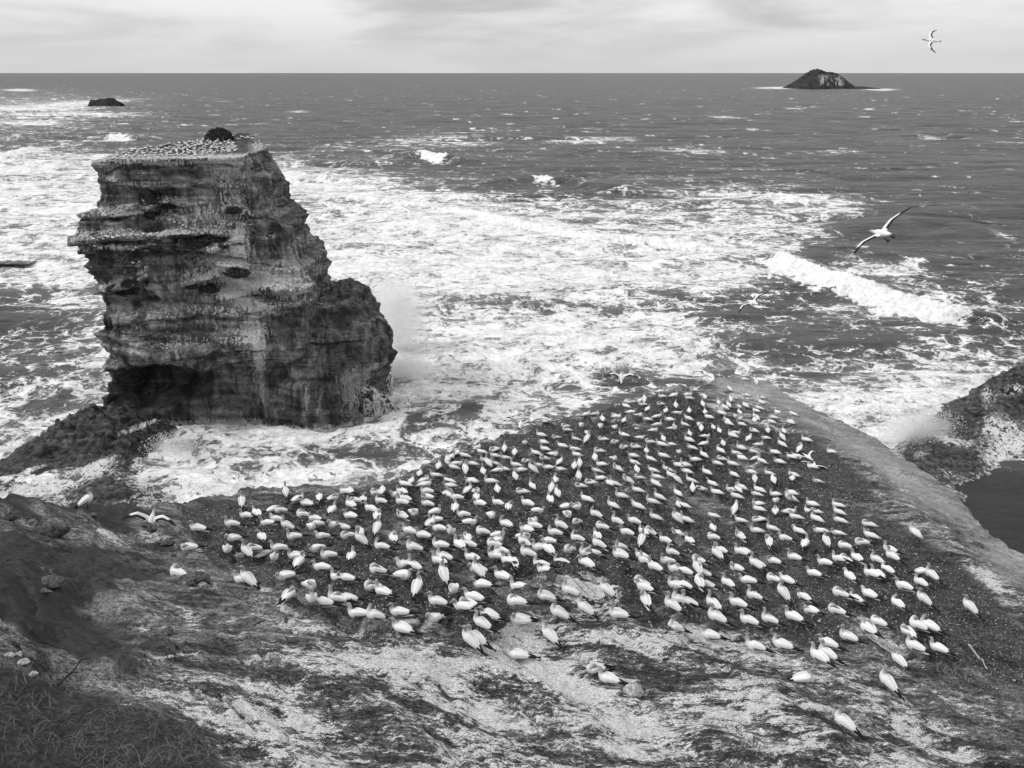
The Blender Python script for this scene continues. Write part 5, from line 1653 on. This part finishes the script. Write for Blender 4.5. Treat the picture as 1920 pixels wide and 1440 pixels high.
def flyer(dihL, dihR, bendL, bendR, sweep=.02, neck_drop=0.0, legs=False, fold=1.0):
    body = [(-.42, 0, .0, .030, .006, BLK), (-.36, 0, .003, .040, .012, .12), (-.28, 0, .006, .045, .03, Wt), (-.16, 0, .0, .072, .066, Wt), (0, 0, 0, .086, .082, Wt), (.12, 0, .005, .072, .072, Wt), (.21, 0, .008, .045, .047, .62), (.28, 0, .010, .036, .038, .5), (.33, 0, .014, .036, .037, HEADG),
            (.365, 0, .012, .028, .028, HEADG), (.39, 0, .008, .015, .016, BILL), (.47, 0, .0, .004, .004, BILL)]
    parts = [loft(body, 3, 14), wing_open(1, dihL, sweep, bendL, fold=fold), wing_open(-1, dihR, sweep, bendR, fold=fold)]
    if legs:
        for sd in (1, -1):
            parts.append(loft([(-.12, sd * .05, -.05, .012, .012, BLK), (-.20, sd * .07, -.10, .010, .010, BLK), (-.25, sd * .08, -.12, .03, .006, BLK), (-.31, sd * .09, -.14, .042, .005, BLK)], 2, 6))
    return join(parts)


def place_flyer(px, py, D, fwd, up_, VFG, label, sc=1.0, name='flying_gannet'):
    """fwd and up given in world axes"""
    P = unproj(px, py, D)
    f = Vector(fwd).normalized()
    u = Vector(up_)
    u = (u - f * u.dot(f)).normalized()
    l = u.cross(f)
    Mx = Matrix((f, l, u)).transposed()
    o = link(name, to_mesh(name, VFG), loc=tuple(P))
    o.rotation_mode = 'QUATERNION'
    o.rotation_quaternion = Mx.to_quaternion()
    o.scale = (sc, sc, sc)
    return tag(o, label, 'gannet', 'gannets in flight')


# big one at right: seen from behind and slightly above, right wing raised, left wing low
place_flyer(1652, 437, 21.0, (-.30, .90, -.05), (-.30, -.40, .85), flyer(.0, .26, .06, .02, .02, legs=True), 'large gannet gliding with long black-tipped wings spread over the sea at right')
place_flyer(1747, 76, 41, (-.93, .25, .10), (.10, -.66, .75), flyer(.05, .25, .25, .35, .10, fold=.82), 'gannet banking steeply against the grey sky at top right')
place_flyer(1411, 567, 38, (-.40, .75, .02), (.0, -.70, .75), flyer(.16, .14, .25, .20, .05), 'gannet gliding over dark water above the colony, wings level')
place_flyer(1165, 708, 45, (.05, .65, .7), (0, -.75, .6), flyer(.62, .62, .45, .42, .02, legs=True), 'gannet hovering with wings raised in a V just above the far edge of the colony')
place_flyer(1024, 443, 95, (-.1, 1, 0), (0, -.2, 1), flyer(.45, .35, 1.0, 1.15, .06), 'gannet with drooping dark wings over the white foam in the middle of the picture')
place_flyer(765, 757, 62, (.75, .4, -.25), (.15, -.6, .7), flyer(.5, .1, .5, .3, .1), 'small dark-looking bird flying over the surf right of the sea stack', 0.62)
place_flyer(976, 795, 48, (.1, .8, .25), (-.1, -.6, .8), flyer(.75, .35, .2, .3, .0, legs=True), 'gannet coming in with wings up at the rim of the colony, left of another')
place_flyer(998, 786, 44, (.0, 1, -.05), (0, -.25, 1), flyer(.10, .05, .2, .22, .04), 'gannet gliding with flat wings low over the foam beyond the colony rim')
place_flyer(1725, 367, 190, (-.7, .5, 0), (.1, -.6, .8), flyer(.6, .1, .3, .3, .05), 'tiny far gannet over open sea just above the large gliding one')
place_flyer(765, 325, 260, (.6, .5, 0), (.2, -.5, .8), flyer(.4, .1, .3, .3, .05), 'tiny far gannet over the waves right of the stack top')
place_flyer(925, 328, 240, (-.6, .4, .1), (.1, -.5, .8), flyer(.3, .1, .3, .3, .05), 'tiny far gannet between the two small breaking waves')
place_flyer(470, 191 + 160, 128, (-.6, .4, .1), (.1, -.5, .8), flyer(.3, .1, .3, .3, .05), 'tiny gannet flying in front of the upper right part of the sea stack')
Pg, _ = ray_head([283], [1003], 0.0)
place_flyer(284, 975, float(proj(Pg[0])[2]) - .2, (.12, .62, .75), (-.05, -.80, .55), flyer(.62, .50, .75, .60, .0, legs=True), 'gannet raising both wings on bare ground at the left rim of the headland', 1.0)
for (px, py, f, lab, dd) in [(1527, 873, (.25, .9, .1), 'gannet with pale wings spread wide, landing at the right side of the colony', (.05, .10, .25, .20)), (1515, 857, (-.5, .7, .2), 'gannet flapping half-open wings just behind the landing one', (.45, .30, .5, .8))]:
    Pg, _ = ray_head([px], [py], 0.30)
    o = place_flyer(px, py, float(proj(Pg[0])[2]), f, (.1, -.45, .9), flyer(*dd, .02), lab, 0.95)

# ------------------------------------------------------------ small things on the ground
def g_at(px, py, dz=0.0):
    P, _ = ray_head([px], [py], 0.0)
    P = P[0]
    P[2] = hz(P[0], P[1])[0] + dz
    return P


def bar(name, p0, p1, w, t, mat, label, cat, dz=0.03, taper=0.6, bendy=0.0, seed=0):
    """a rough plank or stick lying between two ground points"""
    a, b_ = g_at(*p0), g_at(*p1)
    n, r_ = 14, 8
    tt = np.linspace(0, 1, n)
    mid = a[None] * (1 - tt[:, None]) + b_[None] * tt[:, None]
    mid[:, 2] = np.maximum(mid[:, 2], hz(mid[:, 0], mid[:, 1])) + dz
    d = (b_ - a) / np.linalg.norm(b_ - a)
    sd_ = np.cross((0, 0, 1), d)
    sd_ /= np.linalg.norm(sd_)
    mid += sd_[None] * (bendy * np.sin(tt * 5 + seed))[:, None]
    V = []
    for i in range(n):
        s_ = 1 - (1 - taper) * tt[i]
        for j in range(r_):
            q = 2 * math.pi * (j + .5) / r_
            cx_, cy_ = np.sign(math.cos(q)) * abs(math.cos(q)) ** .5, np.sign(math.sin(q)) * abs(math.sin(q)) ** .5
            V.append(mid[i] + sd_ * w * .5 * cx_ * s_ * (1 + .12 * math.sin(i * 2.1 + seed)) + np.array([0, 0, t * .5 * cy_ * s_]))
    V = np.array(V)
    c = V.mean(0)
    Fq = [tuple(f) for f in grid_faces(n, r_, True)] + [tuple(range(r_))[::-1], tuple(range((n - 1) * r_, n * r_))]
    me = bpy.data.meshes.new(name)
    me.from_pydata([tuple(v) for v in V - c], [], [tuple(int(i) for i in f) for f in Fq])
    me.materials.append(mat)
    me.update()
    return tag(link(name, me, loc=tuple(c)), label, cat)


bar('plank', (478, 1050), (507, 1035), .24, .06, M_wood, 'weathered wooden board lying among the gannets at the left edge of the colony', 'plank', .10, 1.0)
bar('stick', (1816, 1212), (1852, 1250), .05, .04, M_wood, 'straight pale stick lying alone on dark ground at the far right', 'stick', .03)
bar('stick', (108, 1274), (170, 1246), .05, .05, M_darkwood, 'thin dark stick on the slope at lower left', 'stick', .05, .5, .02)
bar('stick', (1084, 1248), (1108, 1236), .03, .03, M_wood, 'bent pale twig just above the nesting pair in the foreground', 'stick', .02, .4, .05)
bar('feather', (1418, 1338), (1438, 1336), .05, .02, M_stone, 'pale curved feather on the rock at the lower right', 'feather', .02, .3, .05)

STN = [  # image place, half sizes, label, material
    (1192, 1302, .22, .18, .15, 'pale lumpy stone with a dark hollow beside the foreground pair', M_stone, .1), (375, 1113, .30, .22, .15, 'blocky dark stone below the preening gannet at left', M_dstone, .3), (392, 1112, .08, .10, .17, 'upright dark stone at the right end of the blocky one', M_dstone, .1),
    (355, 1108, .2, .14, .08, 'flat dark stone at the left end of the blocky one', M_dstone, 0), (288, 1016, .14, .12, .10, 'dark stone directly under the gannet with raised wings', M_dstone, .6), (276, 1008, .12, .10, .07, 'small dark stone left of the one under the wing-raising gannet', M_dstone, .2),
    (318, 1036, .2, .16, .13, 'dark rock between the wing-raising gannet and the colony', M_dstone, .5), (328, 1054, .10, .08, .07, 'little dark stone below the dark rock left of the colony', M_dstone, .5), (178, 992, .13, .09, .07, 'small dark stone at the feet of the lone standing gannet at left', M_dstone, 0),
    (470, 1183, .26, .16, .10, 'flat dark slab lying on bare rock below the colony at left', M_dstone, .1), (537, 1176, .04, .05, .09, 'little dark upright stone right of the flat slab', M_dstone, 0), (436, 1232, .07, .06, .06, 'small dark stone on pale rock at lower left centre', M_dstone, .2),
    (322, 1212, .13, .12, .13, 'dark angular block at the right end of a low broken outcrop', M_dstone, .4), (300, 1218, .22, .14, .10, 'dark streaked slab in the middle of the low broken outcrop', M_dstone, .5), (245, 1218, .20, .12, .08, 'dark low stone at the left end of the broken outcrop', M_dstone, 0),
    (95, 1028, .42, .30, .28, 'dark overhanging block of earth on the left slope', M_dstone, .4), (100, 1122, .34, .24, .16, 'dark broken stone on the left slope below the white splashes', M_dstone, .5), (90, 1140, .12, .10, .06, 'small round stone on the smooth left slope', M_dstone, .5),
    (12, 1000, .38, .3, .2, 'dark rounded boulder at the left edge of the picture', M_dstone, .5), (450, 1045, .16, .14, .13, 'grey stone beside the wooden board', M_stone, .2), (500, 1118, .16, .10, .08, 'low grey stone among the leftmost gannets', M_stone, .2),
    (25, 1253, .09, .07, .06, 'pale pebble, uppermost of a row at the lower left edge', M_stone, 0), (42, 1255, .07, .06, .05, 'pale pebble, second of the row at the lower left edge', M_stone, 0), (52, 1270, .10, .07, .06, 'pale pebble, third and longest of the row at lower left', M_stone, 0), (66, 1284, .08, .07, .06, 'pale round pebble at the lower end of the row', M_stone, .8),
    (760, 1180, .26, .16, .09, 'light grey stone behind the standing gannet at the front of the colony', M_stone, .3), (1265, 1152, .12, .1, .08, 'whitish stone near the pale outcrop in the colony', M_stone, .3), (992, 1420, .06, .05, .04, 'small dark square pebble on pale rock at the bottom centre', M_dstone, .3),
]
for i, (px, py, rx, ry, rz2, lab, mt, yw) in enumerate(STN):
    p = g_at(px, py)
    rock('stone', 0, 0, 0, rx, ry, rz2, lab, mt, 600 + i, 0.0, 'stone', P=(p[0], p[1], p[2] + rz2 * .35), yaw=yw, sub=4)


# straw and stalks of the colony, dead grass at lower left
def blades(name, polys, n, Lr, wr, lieflat, mat, label, cat, seed, dens_fn=None):
    rg_ = np.random.default_rng(seed)
    pts = []
    for poly, k in polys:
        lo, hi = np.min(poly, 0), np.max(poly, 0)
        c = 0
        while c < k:
            q = rg_.uniform(lo, hi, (k * 3, 2))
            q = q[in_poly(q[:, 0], q[:, 1], poly)]
            pts.append(q[:k - c])
            c += len(pts[-1])
    pts = np.vstack(pts)
    P, ok = ray_head(pts[:, 0], pts[:, 1])
    P = P[ok]
    # clumps
    P[:, :2] += 0.0
    P[:, 2] = head_z(P[:, 0].copy(), P[:, 1].copy())
    n = len(P)
    a = rg_.uniform(0, 2 * math.pi, n)
    L = rg_.uniform(*Lr, n) * (0.5 + rg_.random(n))
    e_ = np.abs(rg_.normal(0, lieflat, n))
    d = np.c_[np.cos(a) * np.cos(e_), np.sin(a) * np.cos(e_), np.sin(e_)]
    w = np.c_[-np.sin(a), np.cos(a), np.zeros(n)] * (rg_.uniform(*wr, n))[:, None]
    m1 = P + d * (L * .5)[:, None] + np.c_[np.zeros(n), np.zeros(n), L * .10 + .015]
    m2 = P + d * L[:, None] - np.c_[np.zeros(n), np.zeros(n), L * .12 - .015]
    P = P + np.array([0, 0, .012])
    V = np.stack([P - w, P + w, m1 + w * .8, m1 - w * .8, m2 + w * .2, m2 - w * .2], 1).reshape(-1, 3)
    b0 = np.arange(n) * 6
    Fq = np.vstack([np.c_[b0, b0 + 1, b0 + 2, b0 + 3], np.c_[b0 + 3, b0 + 2, b0 + 4, b0 + 5]])
    return tag(link(name, mesh_np(name, V, Fq, mat)), label, cat, kind='stuff')


blades('nest_straw', [(SOIL, 13000)], 0, (.08, .24), (.003, .007), .18, M_straw, 'dry straw and seaweed strewn between the nests', 'straw', 801)
blades('dead_grass', [([(0, 1230), (120, 1290), (300, 1340), (420, 1440), (0, 1440)], 380), ([(150, 1340), (330, 1330), (520, 1440), (150, 1440)], 260)], 0, (.12, .42), (.003, .006), .35, M_grass,
       'scattered dead stalks on the dark earth of the lower left corner', 'grass', 802)


# ------------------------------------------------------------ spray
M_drop = mat_plain('spray_water', 0.75, 0.9, 5.0)


def spray(px, py, z, rx, ry, rz2, dens_, label, seed, yaw=0.0, dY=0.0):
    bm_ = bmesh.new()
    bmesh.ops.create_icosphere(bm_, subdivisions=4, radius=1.0)
    v = np.array([w.co[:] for w in bm_.verts])
    v *= (1 + 0.25 * fbm(*(v.T * 1.3), 3, seed))[:, None]
    v *= np.array([rx, ry, rz2])
    for w, q in zip(bm_.verts, v):
        w.co = q
    me = bpy.data.meshes.new('sea_spray')
    bm_.to_mesh(me)
    bm_.free()
    m, n = mat_new('spray')
    co_ = n.n('ShaderNodeTexCoord').outputs['Object']
    sc_ = n.mapping(co_, scale=(1 / rx, 1 / ry, 1 / rz2))
    ln = n.n('ShaderNodeVectorMath', {0: sc_}, operation='LENGTH').outputs['Value']
    nz = n.noise(n.mapping(co_, loc=(seed, 0, 0)), 0.30, 6, 0.6, 0.6)
    f = n.m('ADD', n.m('SUBTRACT', 1.0, ln), n.m('MULTIPLY', n.m('SUBTRACT', nz, 0.5), 1.6))
    dn = n.m('MULTIPLY', n.ss(f, 0.05, 0.75), n.m('MULTIPLY', n.ss(ln, 0.95, 0.55), dens_))
    p = n.n('ShaderNodeVolumePrincipled', {'Color': (.97, .97, .97, 1), 'Density': dn, 'Anisotropy': 0.2})
    n.n('ShaderNodeOutputMaterial', {'Volume': p.outputs[0]})
    me.materials.append(m)
    P = on_z(px, py, z)
    P[1] += dY
    o = link('sea_spray', me, loc=tuple(P))
    o.rotation_euler = (0, 0, yaw)
    n_ = int(900 * rx * rz2 / 6)
    rq = np.random.default_rng(seed)
    d = rq.normal(size=(n_, 3))
    d /= np.linalg.norm(d, axis=1, keepdims=True)
    p_ = d * (rq.random((n_, 1)) ** 0.45) * np.array([rx, ry, rz2]) * 1.02
    s_ = rq.uniform(.02, .06, (n_, 1, 1))
    tet = np.array([(1, 1, 1), (1, -1, -1), (-1, 1, -1), (-1, -1, 1)], float)[None] * s_
    V = (p_[:, None] + tet).reshape(-1, 3)
    b0 = (np.arange(n_) * 4)[:, None]
    Fq = (b0[:, None] + np.array([(0, 1, 2), (0, 3, 1), (0, 2, 3), (1, 3, 2)])[None]).reshape(-1, 3)
    od = link('spray_drops', mesh_np('spray_drops', V, Fq, M_drop, smooth_=False), loc=tuple(P))
    od.rotation_euler = (0, 0, yaw)
    tag(od, 'white droplets scattered through the ' + label.split(' ', 1)[1], 'spray', kind='stuff')
    return tag(o, label, 'spray', kind='stuff')


spray(742, 590, 6.5, 6.5, 5.0, 8.5, .42, 'white burst of spray flung up at the right side of the sea stack', 901)
spray(760, 690, 1.5, 6.0, 4.5, 3.2, .45, 'low spray drifting off the right foot of the sea stack', 902)
spray(1722, 806, 1.6, 7.0, 4.5, 3.4, .30, 'white spray breaking over the rocks at the right edge', 903, 0.4)
spray(330, 838, 1.0, 4.5, 3.0, 1.9, .30, 'thin spray over the surge channel at the left foot of the stack', 904)
